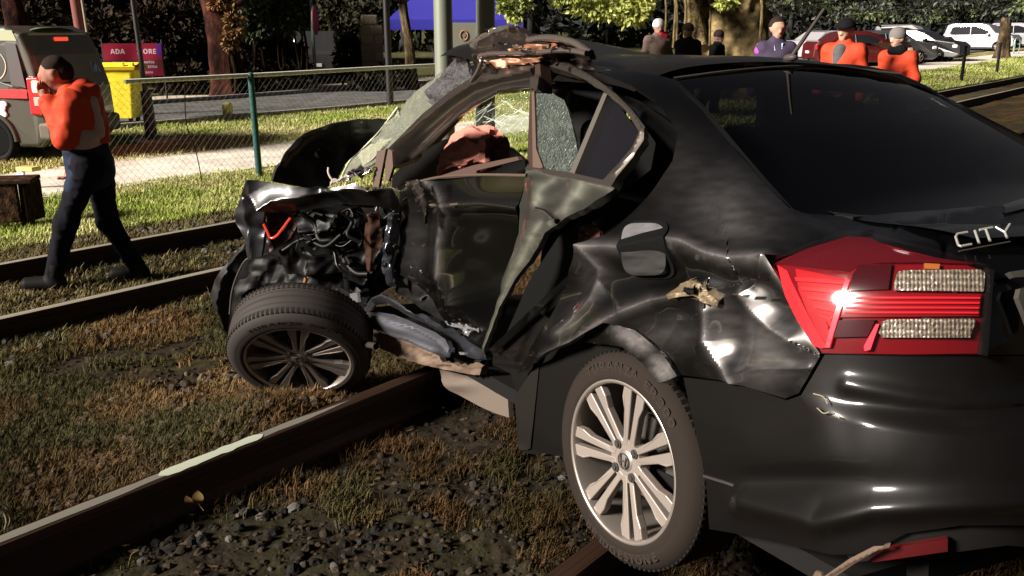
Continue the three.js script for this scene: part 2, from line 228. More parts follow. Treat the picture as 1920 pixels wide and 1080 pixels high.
// ------------------------------------------------------------------ the wrecked car (car axes: X forward from the rear axle, Y left, Z up)
const wreck = thing('wrecked_car', 'crashed black sedan standing askew on the near track with its whole left side torn open', 'car');
const toWorld = new THREE.Matrix4();
{
  const r = Math.PI / 180, y = 116.797 * r, p = -5.413 * r, l = 2.948 * r, cy = Math.cos(y), sy = Math.sin(y), cp = Math.cos(p), sp = Math.sin(p), cr = Math.cos(l), sr = Math.sin(l);
  const mul = (A, B) => A.map((row) => B[0].map((_, j) => row.reduce((s, a, k) => s + a * B[k][j], 0)));
  const m = mul([[cy, -sy, 0], [sy, cy, 0], [0, 0, 1]], mul([[cp, 0, -sp], [0, 1, 0], [sp, 0, cp]], [[1, 0, 0], [0, cr, -sr], [0, sr, cr]]));
  toWorld.set(m[0][0], m[0][1], m[0][2], 1.0226, m[2][0], m[2][1], m[2][2], EYE - 1.4694, -m[1][0], -m[1][1], -m[1][2], -2.5739, 0, 0, 0, 1);
  wreck.applyMatrix4(toWorld);
}
const toCar = toWorld.clone().invert(), carDir = new THREE.Matrix4().extractRotation(toCar);
const camCar = V(0, EYE, 0).applyMatrix4(toCar);
const cray = (px, py) => ray(px, py).applyMatrix4(carDir);
const cAt = (px, py, depth) => cray(px, py).multiplyScalar(depth).add(camCar);
const onY = (px, py, y) => { const d = cray(px, py); return d.multiplyScalar((y - camCar.y) / d.y).add(camCar); };
const onX = (px, py, x) => { const d = cray(px, py); return d.multiplyScalar((x - camCar.x) / d.x).add(camCar); };
const onZ = (px, py, z) => { const d = cray(px, py); return d.multiplyScalar((z - camCar.z) / d.z).add(camCar); };
const knots = (k) => (x) => { if (x <= k[0][0]) return k[0][1]; for (let i = 1; i < k.length; i++) if (x <= k[i][0]) { const a = k[Math.max(0, i - 2)], b = k[i - 1], c = k[i], d = k[Math.min(k.length - 1, i + 1)], t = (x - b[0]) / (c[0] - b[0]), h = c[0] - b[0], m0 = (c[1] - a[1]) / (c[0] - a[0] || 1) * h, m1 = (d[1] - b[1]) / (d[0] - b[0] || 1) * h; return (2 * t ** 3 - 3 * t * t + 1) * b[1] + (t ** 3 - 2 * t * t + t) * m0 + (-2 * t ** 3 + 3 * t * t) * c[1] + (t ** 3 - t * t) * m1; } return k[k.length - 1][1]; };
const sideK = knots([[0.1, 0.76], [0.22, 0.80], [0.45, 0.835], [0.7, 0.832], [0.88, 0.815], [0.97, 0.785], [1.1, 0.725], [1.3, 0.645], [1.5, 0.55]]);
const topK = knots([[-1.2, 0.95], [-0.95, 1.0], [-0.8, 1.03], [-0.58, 1.045], [-0.45, 1.075], [-0.1, 1.235], [0.28, 1.395], [0.6, 1.435], [1.0, 1.465], [1.6, 1.49], [3, 1.5]]);
const rearK = knots([[0.15, 0.80], [0.25, 0.92], [0.33, 0.985], [0.5, 1.0], [0.64, 0.985], [0.68, 0.93], [0.8, 0.915], [0.98, 0.90], [1.1, 0.86]]);
const smax = (a, b, k) => { const h = Math.max(k - Math.abs(a - b), 0) / k; return Math.max(a, b) + h * h * k * 0.25; };
const halfW = (X, Z) => sideK(Z) - 0.16 * sstep(0.97, 1.2, Z) * sstep(0.3, -0.5, X);
const topZ = (X, Y) => topK(X) - 0.055 * (Y / 0.62) ** 2;
function solid(X, Y, Z) {
  const s = Math.abs(Y) - halfW(X, Z), r = -X - rearK(Z), R = 0.30, a = Math.max(s + R, 0), b = Math.max(r + R, 0);
  const plan = Math.hypot(a, b) - R + Math.min(0, Math.max(s + R, r + R));
  return smax(plan, (Z - topZ(X, Y)) * 0.8, 0.09);
}
function hit(px, py, inset = 0) {
  const d = cray(px, py); let t = 1.1, best = 9, bt = 2;
  for (let k = 0; k < 90; k++) {
    const X = camCar.x + d.x * t, Y = camCar.y + d.y * t, Z = camCar.z + d.z * t, f = solid(X, Y, Z) + inset;
    if (f < best) { best = f; bt = t; }
    if (f < 0 || t > 9) break;
    t += Math.max(f * 0.75, 0.002);
  }
  if (best < 0) { let a = bt - 0.02, b = bt; const F = (q) => solid(camCar.x + d.x * q, camCar.y + d.y * q, camCar.z + d.z * q) + inset; while (F(a) < 0) a -= 0.02; for (let k = 0; k < 26; k++) { const m = (a + b) / 2; if (F(m) < 0) b = m; else a = m; } bt = (a + b) / 2; }
  return d.multiplyScalar(bt).add(camCar);
}
// dents and creases, measured in pixels of the photograph along the panel, heights in metres
function segDist(px, py, pts) { let best = 1e9, side = 1; for (let i = 0; i + 1 < pts.length; i++) { const [ax, ay] = pts[i], [bx, by] = pts[i + 1], dx = bx - ax, dy = by - ay, t = clamp(((px - ax) * dx + (py - ay) * dy) / (dx * dx + dy * dy)), ex = px - ax - dx * t, ey = py - ay - dy * t, d = Math.hypot(ex, ey); if (d < best) { best = d; side = dx * ey - dy * ex > 0 ? 1 : -1; } } return [best, side]; }
const crease = (pts, h, w1, w2 = w1) => (x, y) => { const [d, s] = segDist(x, y, pts), w = s > 0 ? w1 : w2; return h * Math.exp(-Math.sqrt(d * d + 1.2) / w); };
const dent = (cx, cy, rx, ry, h, a = 0) => (x, y) => { const c = Math.cos(a), s = Math.sin(a), u = ((x - cx) * c + (y - cy) * s) / rx, v = (-(x - cx) * s + (y - cy) * c) / ry; return h * Math.exp(-(u * u + v * v)); };
const crumple = (amp, f, seed = 0) => (x, y) => amp * (Math.abs(fbm(x / f, y / f, seed, 3)) * 2 - 0.6);
const fold = (pts, h, w) => (x, y) => { const [d] = segDist(x, y, pts); return h * Math.exp(-((d / w) ** 2)); };
const ripple = (amp, f, seed = 0) => (x, y) => amp * 1.6 * fbm(x / f, y / f, seed, 2);
const total = (fs) => (x, y) => { let s = 0; for (const f of fs) s += f(x, y); return s; };
function smoothLoop(pts, n = 8) { return new THREE.CatmullRomCurve3(pts.map(([x, y]) => V(x, y, 0)), true, 'centripetal').getPoints(pts.length * n).map((p) => [p.x, p.y]).slice(0, -1); }
// a sheet of bodywork: outline in pixels, laid on a surface of the car, displaced along its normal, with thickness at its edge
function sheet(outline, { step = 7, surf = hit, off = 0, disp, tint, uvpx, thick = 0.012, smooth = 0 } = {}) {
  let poly = smooth ? smoothLoop(outline, smooth) : outline.map((p) => p.slice());
  let area = 0; poly.forEach((a, i) => { const b = poly[(i + 1) % poly.length]; area += a[0] * b[1] - b[0] * a[1]; }); if (area < 0) poly.reverse();
  { const o = []; poly.forEach((a, i) => { const b = poly[(i + 1) % poly.length], n = Math.max(1, Math.ceil(Math.hypot(b[0] - a[0], b[1] - a[1]) / step)); for (let k = 0; k < n; k++) o.push([lerp(a[0], b[0], k / n), lerp(a[1], b[1], k / n)]); }); poly = o; }
  const cache = new Map(), base = (x, y) => { const k = Math.round(x * 100) * 1048576 + Math.round(y * 100); let v = cache.get(k); if (!v) cache.set(k, v = surf(x, y)); return v; };
  const raw = (x, y) => { const a = base(x, y), b = base(x + 2, y), c = base(x, y + 2), n = c.clone().sub(a).cross(b.clone().sub(a)).normalize(); if (n.dot(camCar.clone().sub(a)) < 0) n.negate(); return [a, n]; };
  const point = (x, y) => { const d = off + (disp ? disp(x, y) : 0); if (!d) return base(x, y).clone(); const [a, n] = raw(x, y); return a.clone().addScaledVector(n, d); };
  const vcache = new Map(), vert = (x, y) => { const k = `${x.toFixed(2)},${y.toFixed(2)}`; let v = vcache.get(k); if (!v) { const e = 1.2, p = point(x, y), gx = point(x + e, y).sub(point(x - e, y)), gy = point(x, y + e).sub(point(x, y - e)), n = gy.cross(gx).normalize(); if (n.dot(camCar.clone().sub(p)) < 0) n.negate(); vcache.set(k, v = [p, n, tint ? tint(x, y) : 1, uvpx && [x / uvpx, y / uvpx]]); } return v; };
  const pos = [], nor = [], uv = [], col = [], put = (p, n, t = 1, w) => { if (t.length) col.push(...t); else col.push(t, t, t); pos.push(p.x, p.y, p.z); nor.push(n.x, n.y, n.z); w ? uv.push(w[0], w[1]) : uv.push((p.x - p.y) * 1.5, p.z * 1.5); };
  let x0 = 1e9, y0 = 1e9, x1 = -1e9, y1 = -1e9; for (const [x, y] of poly) { x0 = Math.min(x0, x); x1 = Math.max(x1, x); y0 = Math.min(y0, y); y1 = Math.max(y1, y); }
  const cut = (pts, axis, v, keepGreater) => { const o = []; for (let i = 0; i < pts.length; i++) { const a = pts[i], b = pts[(i + 1) % pts.length], ia = keepGreater ? a[axis] >= v : a[axis] <= v, ib = keepGreater ? b[axis] >= v : b[axis] <= v; if (ia) o.push(a); if (ia !== ib) { const t = (v - a[axis]) / (b[axis] - a[axis]); o.push([lerp(a[0], b[0], t), lerp(a[1], b[1], t)]); } } return o; };
  const gx0 = Math.floor(x0 / step) * step, gy0 = Math.floor(y0 / step) * step;
  for (let cx = gx0; cx < x1; cx += step) {
    const col = cut(cut(poly, 0, cx, true), 0, cx + step, false); if (col.length < 3) continue;
    for (let cyy = gy0; cyy < y1; cyy += step) {
      const c = cut(cut(col, 1, cyy, true), 1, cyy + step, false); if (c.length < 3) continue;
      const q = []; for (const p of c) { const l = q[q.length - 1]; if (!l || Math.hypot(l[0] - p[0], l[1] - p[1]) > 1e-3) q.push(p); } if (q.length < 3) continue;
      for (const tri of THREE.ShapeUtils.triangulateShape(q.map((p) => new THREE.Vector2(p[0], p[1])), [])) { const [a, b, d] = tri.map((i) => q[i]); if (Math.abs((b[0] - a[0]) * (d[1] - a[1]) - (b[1] - a[1]) * (d[0] - a[0])) < 1e-4) continue; for (const p of [a, d, b]) put(...vert(p[0], p[1])); }
    }
  }
  if (thick) poly.forEach((a, i) => { // the turned-in edge
    const b = poly[(i + 1) % poly.length], [pa, na] = vert(...a), [pb, nb] = vert(...b), qa = pa.clone().addScaledVector(na, -thick), qb = pb.clone().addScaledVector(nb, -thick), n = pb.clone().sub(pa).cross(na).normalize();
    for (const p of [pa, qa, pb, pb, qa, qb]) put(p, n);
  });
  return geoFrom(pos, nor, uv, col);
}
const Zm = (ox, oy, s) => (...pts) => pts.map(([x, y]) => [ox + x / s, oy + y / s]);
// materials
const scratchTex = tex(512, (u, v) => { const a = tfbm(u, v, 5, 61, 5), b = tnoise(u, v, 180, 62), c = tnoise(u * 1, v, 40, 63); return [0.5 + 0.5 * (a - 0.45) + (b > 0.9 ? 0.12 : 0) + 0.1 * (c - .5)]; });
const dustTex = tex(512, (u, v) => { const a = tfbm(u, v, 4, 64, 6); const k = 0.75 + 0.5 * (a - .5); return [k, k * 0.98, k * 0.95]; }, true);
const paint = phys(0.0070, 0.0068, 0.0070, 0.33, { vertexColors: true, metalness: 0.85, clearcoat: 1, clearcoatRoughness: 0.05, bumpMap: scratchTex, bumpScale: 0.00015 });
const paintBumper = phys(0.0035, 0.003, 0.0028, 0.5, { metalness: 0.2, specularIntensity: 0.3, clearcoat: 0.4, clearcoatRoughness: 0.16, bumpMap: scratchTex, bumpScale: 0.0003 });
const paintPlain = phys(0.0085, 0.0074, 0.0068, 0.40, { metalness: 0.85, clearcoat: 1, clearcoatRoughness: 0.10, bumpMap: scratchTex, bumpScale: 0.00015 });
const paintDull = phys(0.020, 0.0165, 0.014, 0.45, { metalness: 0.8, clearcoat: 0.7, clearcoatRoughness: 0.2, bumpMap: scratchTex, bumpScale: 0.0003 });
const plastic = std(0.006, 0.0055, 0.0055, 0.55, { bumpMap: scratchTex, bumpScale: 0.001 });
const gloss = phys(0.004, 0.004, 0.004, 0.25, { clearcoat: 1, clearcoatRoughness: 0.05 });
const rubber = std(0.010, 0.009, 0.0085, 0.75, { bumpMap: bumpFine, bumpScale: 0.0006 });
const rubberDirty = std(0.017, 0.0132, 0.011, 0.85, { bumpMap: bumpFine, bumpScale: 0.0008 });
const alloy = std(0.34, 0.30, 0.27, 0.36, { metalness: 0.75 });
const alloyMat = std(0.25, 0.215, 0.19, 0.48, { metalness: 0.5, bumpMap: scratchTex, bumpScale: 0.0006 });
const darkMetal = std(0.06, 0.055, 0.05, 0.5, { metalness: 0.6 });
const chrome = std(0.75, 0.74, 0.72, 0.14, { metalness: 1 });
const trimDark = std(0.0035, 0.0035, 0.0035, 0.7);
const bareMetal = std(0.42, 0.31, 0.22, 0.42, { metalness: 0.75, bumpMap: scratchTex, bumpScale: 0.002 });
const cabin = std(0.008, 0.0075, 0.0075, 0.85), cabinTan = std(0.028, 0.014, 0.010, 0.7);

// quarter panel with its dents
const quarterDisp = total([
  crease([[1106, 462], [1180, 465], [1262, 452], [1290, 455], [1340, 478], [1390, 492], [1458, 497]], 0.034, 46, 26),
  dent(1250, 520, 95, 40, -0.030), dent(1400, 535, 60, 30, -0.018),
  crease([[1040, 668], [1095, 640], [1165, 592], [1236, 562], [1290, 552]], 0.036, 26, 40),
  crease([[1106, 462], [1136, 508], [1118, 560], [1062, 622]], 0.024, 22, 26), dent(1085, 560, 34, 60, -0.02, 0.4),
  crease([[1335, 585], [1329, 640], [1345, 675], [1377, 718]], 0.026, 16, 40),
  crease([[1408, 545], [1424, 585], [1455, 615], [1492, 637]], 0.026, 26, 60), dent(1372, 640, 36, 70, -0.030, 0.1), dent(1465, 580, 34, 40, -0.014),
  crease([[1380, 700], [1440, 690], [1520, 690]], 0.006, 12), crease([[1285, 600], [1240, 660]], 0.012, 14), crease([[1290, 560], [1345, 545], [1415, 556]], 0.014, 16, 22), crease([[1270, 470], [1300, 520], [1330, 530]], 0.010, 14), crease([[1455, 498], [1430, 540], [1413, 550]], 0.012, 14), crease([[1130, 520], [1170, 590]], -0.008, 12),
  ripple(0.004, 60, 3), dent(1400, 400, 120, 60, 0.014, 0.6),
]);
// scuffs and dust on the flank, with sheen and fold highlights painted into the colour
const wearAndSheen = (list, base = 1) => (x, y) => { let s = 0; for (const [f, k] of list) s = Math.max(s, f(x, y) * k); s *= 0.75 + 0.5 * fbm(x / 26, y / 9, 3, 4); const m = base + 4.4 * Math.max(0, s); return [m * 1.03, m, m * 0.97]; };
const quarterTint = wearAndSheen([
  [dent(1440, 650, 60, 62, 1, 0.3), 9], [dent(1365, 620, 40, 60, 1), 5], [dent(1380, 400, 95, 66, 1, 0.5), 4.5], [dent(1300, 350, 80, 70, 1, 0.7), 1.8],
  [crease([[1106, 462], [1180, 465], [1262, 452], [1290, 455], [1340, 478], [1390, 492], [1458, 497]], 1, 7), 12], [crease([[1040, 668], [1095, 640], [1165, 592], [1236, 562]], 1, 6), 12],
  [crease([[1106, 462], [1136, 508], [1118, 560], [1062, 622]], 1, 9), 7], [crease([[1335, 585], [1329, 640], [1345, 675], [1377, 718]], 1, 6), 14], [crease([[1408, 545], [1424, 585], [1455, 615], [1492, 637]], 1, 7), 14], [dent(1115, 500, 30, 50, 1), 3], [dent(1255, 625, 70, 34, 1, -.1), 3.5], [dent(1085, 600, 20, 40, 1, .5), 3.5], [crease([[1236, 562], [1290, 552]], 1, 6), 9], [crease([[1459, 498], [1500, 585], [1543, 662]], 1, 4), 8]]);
const quarterLine = [[1006, 112], [1105, 127], [1180, 158], [1240, 198], [1276, 250], [1266, 302], [1218, 372], [1165, 432], [1135, 385], [1085, 450], [1073, 503], [1010, 590], [915, 660], [905, 690], [972, 700], [1047, 657], [1090, 640], [1152, 604], [1200, 618], [1250, 660], [1279, 703], [1345, 712], [1400, 722], [1475, 747], [1500, 737], [1522, 700], [1543, 662], [1500, 585], [1459, 498], [1590, 457], [1640, 440], [1560, 420], [1478, 396], [1432, 345], [1385, 290], [1316, 205], [1258, 152], [1190, 140]];
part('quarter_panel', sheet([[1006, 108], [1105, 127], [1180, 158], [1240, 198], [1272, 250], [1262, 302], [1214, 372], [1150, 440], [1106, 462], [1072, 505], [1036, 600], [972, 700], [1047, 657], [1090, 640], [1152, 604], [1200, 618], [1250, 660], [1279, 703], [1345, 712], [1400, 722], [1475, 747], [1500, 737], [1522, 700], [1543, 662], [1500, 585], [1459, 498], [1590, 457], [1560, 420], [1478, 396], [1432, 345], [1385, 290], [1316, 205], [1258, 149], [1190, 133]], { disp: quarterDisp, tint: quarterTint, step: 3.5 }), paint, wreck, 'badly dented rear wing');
part('wheel_arch_flare', sheet([[1087, 641], [1152, 605], [1200, 619], [1250, 661], [1278, 704], [1238, 719], [1205, 680], [1167, 650], [1130, 645]], { off: 0.004, tint: wearAndSheen([[dent(1195, 632, 36, 18, 1, .5), 26], [dent(1250, 690, 26, 20, 1, .7), 26]]), disp: total([crease([[1152, 605], [1200, 619], [1250, 661], [1278, 704]], 0.012, 14), crumple(0.003, 20, 4)]), step: 5, thick: 0.03 }), paint, wreck, 'bent shiny arch lip');  // reflection on the arch lip painted into its colour
// fuel flap
{ const o = []; for (let k = 0; k < 44; k++) { const a = k / 44 * 6.2832, c = Math.cos(a), s = Math.sin(a), e = (v) => Math.sign(v) * Math.pow(Math.abs(v), 0.5); o.push([1222 + 39 * e(c) + 3 * s, 469 + 49 * e(s) - 2 * c]); }
  const big = o.map(([x, y]) => [1224 + (x - 1222) * 1.13, 470 + (y - 469) * 1.09]);
  part('fuel_flap_recess', sheet(big, { off: 0.006, disp: quarterDisp, step: 5, thick: 0.02 }), trimDark, wreck);
  const flapSurf = (x, y) => hit(x, y).addScaledVector(V(-0.1, 1, 0.16).normalize(), 0.030 - 0.00013 * (x - 1182));
  part('fuel_flap', sheet(o, { surf: flapSurf, disp: crease([[1178, 463], [1266, 468]], 0.006, 30, 14), tint: (x, y) => lerp(46 + 22 * fbm(x / 14, y / 9, 1, 3), 9 + 9 * fbm(x / 30, y / 6, 2, 3), sstep(452, 468, y)), step: 5, thick: 0.02 }), paint, wreck, 'sprung fuel flap');  // pale upper half is a reflection painted into the flap colour
}
// torn hole with bare metal edge
{ const hole = Zm(900, 380, 3)([1140, 520], [1190, 460], [1250, 440], [1310, 460], [1350, 500], [1400, 560], [1385, 585], [1330, 565], [1280, 525], [1220, 530], [1150, 545]);
  part('torn_metal_edge', sheet(hole, { off: 0.016, disp: total([quarterDisp, crumple(0.006, 12, 5)]), step: 4, thick: 0.02 }), std(0.12, 0.09, 0.052, 0.55, { metalness: 0.4, bumpMap: scratchTex, bumpScale: 0.003 }), wreck, 'torn metal edge');
  part('puncture_hole', sheet(Zm(900, 380, 3)([1255, 480], [1305, 488], [1302, 520], [1262, 508]), { off: 0.030, disp: quarterDisp, step: 4 }), trimDark, wreck); }
// roof: a lofted shell, its front left corner peeled up
{
  const roofP = (u, v) => { // u across (left to right), v from rear to front
    const X = lerp(0.27, 1.75, v), hw = halfW(X, 1.40) + 0.02, Y = lerp(hw, -hw, u); let Z = topZ(X, Y) + 0.012 - 0.05 * Math.pow(Math.abs(2 * u - 1), 8);
    Z += 0.10 * sstep(0.9, 1.7, X) * sstep(0.95, 0.35, u) + 0.012 * fbm(X * 3, Y * 3, 6, 3) * sstep(0.5, 1, X); return V(X, Y, Z);
  };
  part('roof', gridGeo(40, 44, roofP), paintDull, wreck);
  part('headlining', gridGeo(16, 16, (u, v) => roofP(lerp(0.03, 0.97, u), v).add(V(0, 0, -0.03))), cabin, wreck);
}
// rear window, boot, lamp, bumper
const darkGlass = phys(0.03, 0.03, 0.03, 0.03, { transmission: 1, thickness: 0, clearcoat: 1, clearcoatRoughness: 0.03 });
{
  const glassP = (u, v) => { const X = lerp(0.26, -0.52, v), hw = lerp(0.53, 0.60, v), Y = lerp(hw, -hw, u); return V(X, Y, topZ(X, Y) - 0.03 + 0.02 * (1 - (2 * u - 1) ** 2) * Math.sin(v * 3.14)); };
  part('rear_window', gridGeo(6, 24, (u, v) => glassP(lerp(0.9, 1, u), v)), darkGlass, wreck);
  const edge = [[1258, 149], [1316, 205], [1385, 290], [1432, 345], [1478, 396]];
  part('rear_window', sheet([...edge, [1600, 407], [1800, 397], [2000, 387], [2150, 380], [2090, 345], [2020, 316], [1925, 274], [1830, 220], [1760, 180], [1690, 152], [1600, 131], [1490, 126], [1370, 134]], { off: -0.004, step: 12, thick: 0.004 }), darkGlass, wreck);
  part('rear_window_seal', sheet([...edge, [1490, 396], [1442, 343], [1394, 287], [1324, 203], [1266, 149]], { off: 0.002, step: 8 }), trimDark, wreck);
  part('roof_seam', tube([[1262, 147], [1370, 133], [1490, 124.5], [1600, 129], [1690, 139]].map(([x, y]) => hit(x, y)), 0.0045, 6, 40), std(0.05, 0.045, 0.04, 0.5), wreck);
  // right hand pillar and boot deck
  part('pillar', gridGeo(8, 20, (u, v) => { const X = lerp(0.34, -0.62, v), Y = lerp(-lerp(0.52, 0.60, v), -halfW(X, topZ(X, 0.6) - 0.02), u); return V(X, Y, topZ(X, Y) - 0.04 * u * u); }), plastic, wreck);
  part('boot_lid', gridGeo(30, 16, (u, v) => { const s = v * 0.98, X = s < 1 ? lerp(-0.52, -0.90, s) : -0.90 - 0.02 * (s - 1), Y = lerp(0.60, -0.60, u); const bow = 0.10 * (1 - Math.abs(2 * u - 1) ** 3) ; return V((s < 1 ? X : -0.885 - 0.02 * Math.sin((s - 1) * 3)) - bow * Math.min(1, s) + 0.05, Y, s < 1 ? topZ(X, Y * 0.5) - 0.03 + 0.02 * s * s : lerp(1.035, 0.70, s - 1)); }), paintPlain, wreck);
}
const lampOutline = [[1461, 500], [1520, 478], [1588, 459], [1622, 458], [1660, 468], [1720, 482], [1800, 500], [1838, 512], [1840, 530], [1834, 590], [1826, 661], [1700, 663], [1546, 661], [1520, 615], [1490, 555]];
{
  const lensTex = tex(128, (u, v) => [0.5 + 0.5 * Math.sin(v * 6.283 * 12)]), speck = tex(128, (u, v) => { const a = tnoise(u, v, 22, 81), b = tnoise(u, v, 30, 82), k = 0.58 + 0.17 * Math.sin(u * 6.2832 * 9) + 0.10 * Math.sin(v * 6.2832 * 6) + 0.22 * (a - .5) + 0.2 * (b - .5); return [k, k * 0.97, k * 0.9]; }, true, 1);
  const t = part('tail_lamp', sheet(lampOutline, { off: 0.010, step: 6, thick: 0.04, disp: total([crease([[1461, 500], [1500, 505], [1590, 520], [1640, 500]], 0.006, 20, 40)]) }), phys(0.085, 0.003, 0.005, 0.25, { clearcoat: 0.2, specularIntensity: 0.4, clearcoatRoughness: 0.1, bumpMap: scratchTex, bumpScale: 0.0003 }), wreck, 'large red rear lamp');
  const z = Zm(1400, 360, 3), red = phys(0.34, 0.006, 0.010, 0.5, { specularIntensity: 0.3, clearcoat: 0.1, clearcoatRoughness: 0.15, emissive: new THREE.Color(0.10, 0.003, 0.004) }), deep = phys(0.025, 0.0015, 0.003, 0.2, { clearcoat: 1, clearcoatRoughness: 0.05 }), clear = phys(0.34, 0.32, 0.29, 0.35, { map: speck, clearcoat: 1, bumpMap: speck, bumpScale: 0.0015 });
  const add = (name, pts, off, m, o = {}) => part(name, sheet(pts, { off, step: 5, thick: 0.006, ...o }), m, t);
  add('upper_lens', z([175, 425], [350, 355], [570, 292], [700, 300], [800, 350], [920, 378], [1100, 408], [1280, 430], [1000, 425], [760, 428], [640, 440], [590, 475], [300, 440]), 0.017, phys(0.045, 0.002, 0.004, 0.16, { clearcoat: 1 }));
  add('lit_reflector', z([200, 432], [255, 462], [430, 800], [480, 870], [440, 875], [400, 860], [320, 730], [250, 590]), 0.017, red);
  add('lit_reflector', z([300, 452], [585, 510], [520, 690], [468, 850], [430, 800], [370, 680], [320, 560]), 0.016, phys(0.22, 0.004, 0.007, 0.5, { clearcoat: 0.1, specularIntensity: 0.3 }));
  for (let k = 0; k < 6; k++) { const y = 500 + k * 46, l = 305 + k * 33, r = 580 - k * 19; add('reflector_rib', z([l, y], [r, y + 22], [r - 4, y + 40], [l + 8, y + 18]), 0.021, red); }
  add('light_guide', z([575, 512], [598, 520], [535, 720], [492, 870], [470, 868], [512, 700]), 0.022, phys(0.75, 0.03, 0.05, 0.25, { clearcoat: 1, emissive: new THREE.Color(0.22, 0.006, 0.01) }));
  add('bulb_cover', z([640, 445], [820, 435], [800, 560], [590, 568], [610, 490]), 0.019, deep);
  add('clear_lens', z([850, 478], [880, 470], [1285, 462], [1310, 478], [1300, 570], [840, 568], [828, 545]), 0.020, clear, { disp: crumple(0.0015, 5, 2), uvpx: 64 });
  add('clear_lens', z([770, 725], [800, 715], [1245, 708], [1255, 722], [1225, 812], [770, 815], [750, 790]), 0.020, clear, { disp: crumple(0.0015, 5, 7), uvpx: 64 });
  add('middle_lens', z([580, 585], [1290, 580], [1275, 695], [540, 705]), 0.017, phys(0.12, 0.003, 0.006, 0.2, { clearcoat: 0.6 }));
  for (let k = 0; k < 4; k++) add('reflector_rib', z([590 - k * 6, 600 + k * 25], [1280 - k * 3, 597 + k * 25], [1278 - k * 3, 606 + k * 25], [586 - k * 6, 609 + k * 25]), 0.021, red);
  add('light_guide', z([735, 740], [752, 740], [705, 880], [675, 885], [672, 862]), 0.022, phys(0.75, 0.03, 0.05, 0.25, { clearcoat: 1, emissive: new THREE.Color(0.16, 0.006, 0.01) }));
  add('bulb_cover', z([525, 720], [730, 716], [690, 810], [510, 815]), 0.019, deep);
  part('lamp_cover', sheet(lampOutline.map(([x, y]) => [1650 + (x - 1650) * 0.985, 565 + (y - 565) * 0.985]), { off: 0.034, step: 8, thick: 0.008 }), phys(1, 0.97, 0.97, 0.10, { specularIntensity: 0.35, transmission: 1, thickness: 0 }), t);
  part('lamp_trim', sheet([[1838, 510], [1852, 516], [1846, 560], [1838, 664], [1826, 662], [1834, 590], [1840, 530]], { off: 0.022, step: 5 }), gloss, wreck);
  part('orange_glint', sheet(z([990, 432], [1075, 436], [1070, 462], [995, 460]), { off: 0.019, step: 5 }), phys(0.22, 0.07, 0.015, 0.3), t);  // orange glint on the lens, laid on as a coloured patch
}
// boot corner, lettering and lock trim
const bootSurf = (x, y) => { const p = hit(x, y); return p; };
part('boot_corner', sheet([[1478, 397], [1560, 421], [1591, 457], [1650, 466], [1720, 480], [1838, 509], [1854, 514], [1846, 600], [1840, 665], [1990, 665], [2100, 640], [2150, 381], [2000, 388], [1800, 398], [1600, 408]], { step: 10, disp: total([crease([[1690, 428], [1765, 414], [1960, 372]], 0.012, 16, 40), crease([[1765, 412], [1775, 480]], -0.010, 5)]) }), paint, wreck);
{
  const o = bootSurf(1785, 488), r = bootSurf(1880, 470), up = bootSurf(1801, 458); const ex = r.clone().sub(o).normalize(), n = ex.clone().cross(up.clone().sub(o)).normalize(), ey = n.clone().cross(ex);
  const letters = new THREE.Group(); letters.name = 'model_lettering'; wreck.add(letters);
  const size = 0.034; let cx = 0.002;
  const strokes = { C: [[[0.9, 0.95], [0.2, 0.95], [0, 0.75], [0, 0.12], [0.15, 0], [0.9, 0]]], I: [[[0.05, 0], [0.05, 0.95]]], T: [[[0.45, 0], [0.45, 0.95]], [[0, 0.95], [0.95, 0.95]]], Y: [[[0.5, 0], [0.5, 0.42], [0.0, 0.95]], [[0.5, 0.42], [1.05, 0.95]]] };
  for (const [ch, w] of [['C', 1.25], ['I', 0.35], ['T', 1.05], ['Y', 1.1]]) {
    const g = strokes[ch].map((s) => { const pts = s.map(([a, b]) => o.clone().addScaledVector(ex, cx + (a * 0.85 + b * 0.38) * size).addScaledVector(ey, b * size).addScaledVector(n, 0.034)); return merge(pts.slice(1).map((p, i) => bar(pts[i], p, 0.0026, 0.0026, 6))); });
    part('letter', g, std(0.42, 0.41, 0.38, 0.35, { metalness: 0.6 }), letters); cx += w * size * 0.95;
  }
  part('letter_base', bar(o.clone().addScaledVector(n, 0.028).addScaledVector(ey, -0.006), r.clone().addScaledVector(n, 0.028).addScaledVector(ey, -0.006), 0.0016, 0.0016, 6), darkMetal, letters);
  part('badge', sheet([[1878, 402], [1925, 386], [1935, 394], [1884, 407]], { off: 0.02, step: 5 }), chrome, wreck);
  part('boot_handle', sheet([[1872, 520], [1900, 515], [1925, 530], [1925, 620], [1912, 630], [1898, 590], [1886, 560], [1890, 545], [1910, 540], [1904, 526], [1880, 528]], { off: 0.03, step: 5 }), std(0.12, 0.11, 0.10, 0.3, { metalness: 0.7 }), wreck);
}
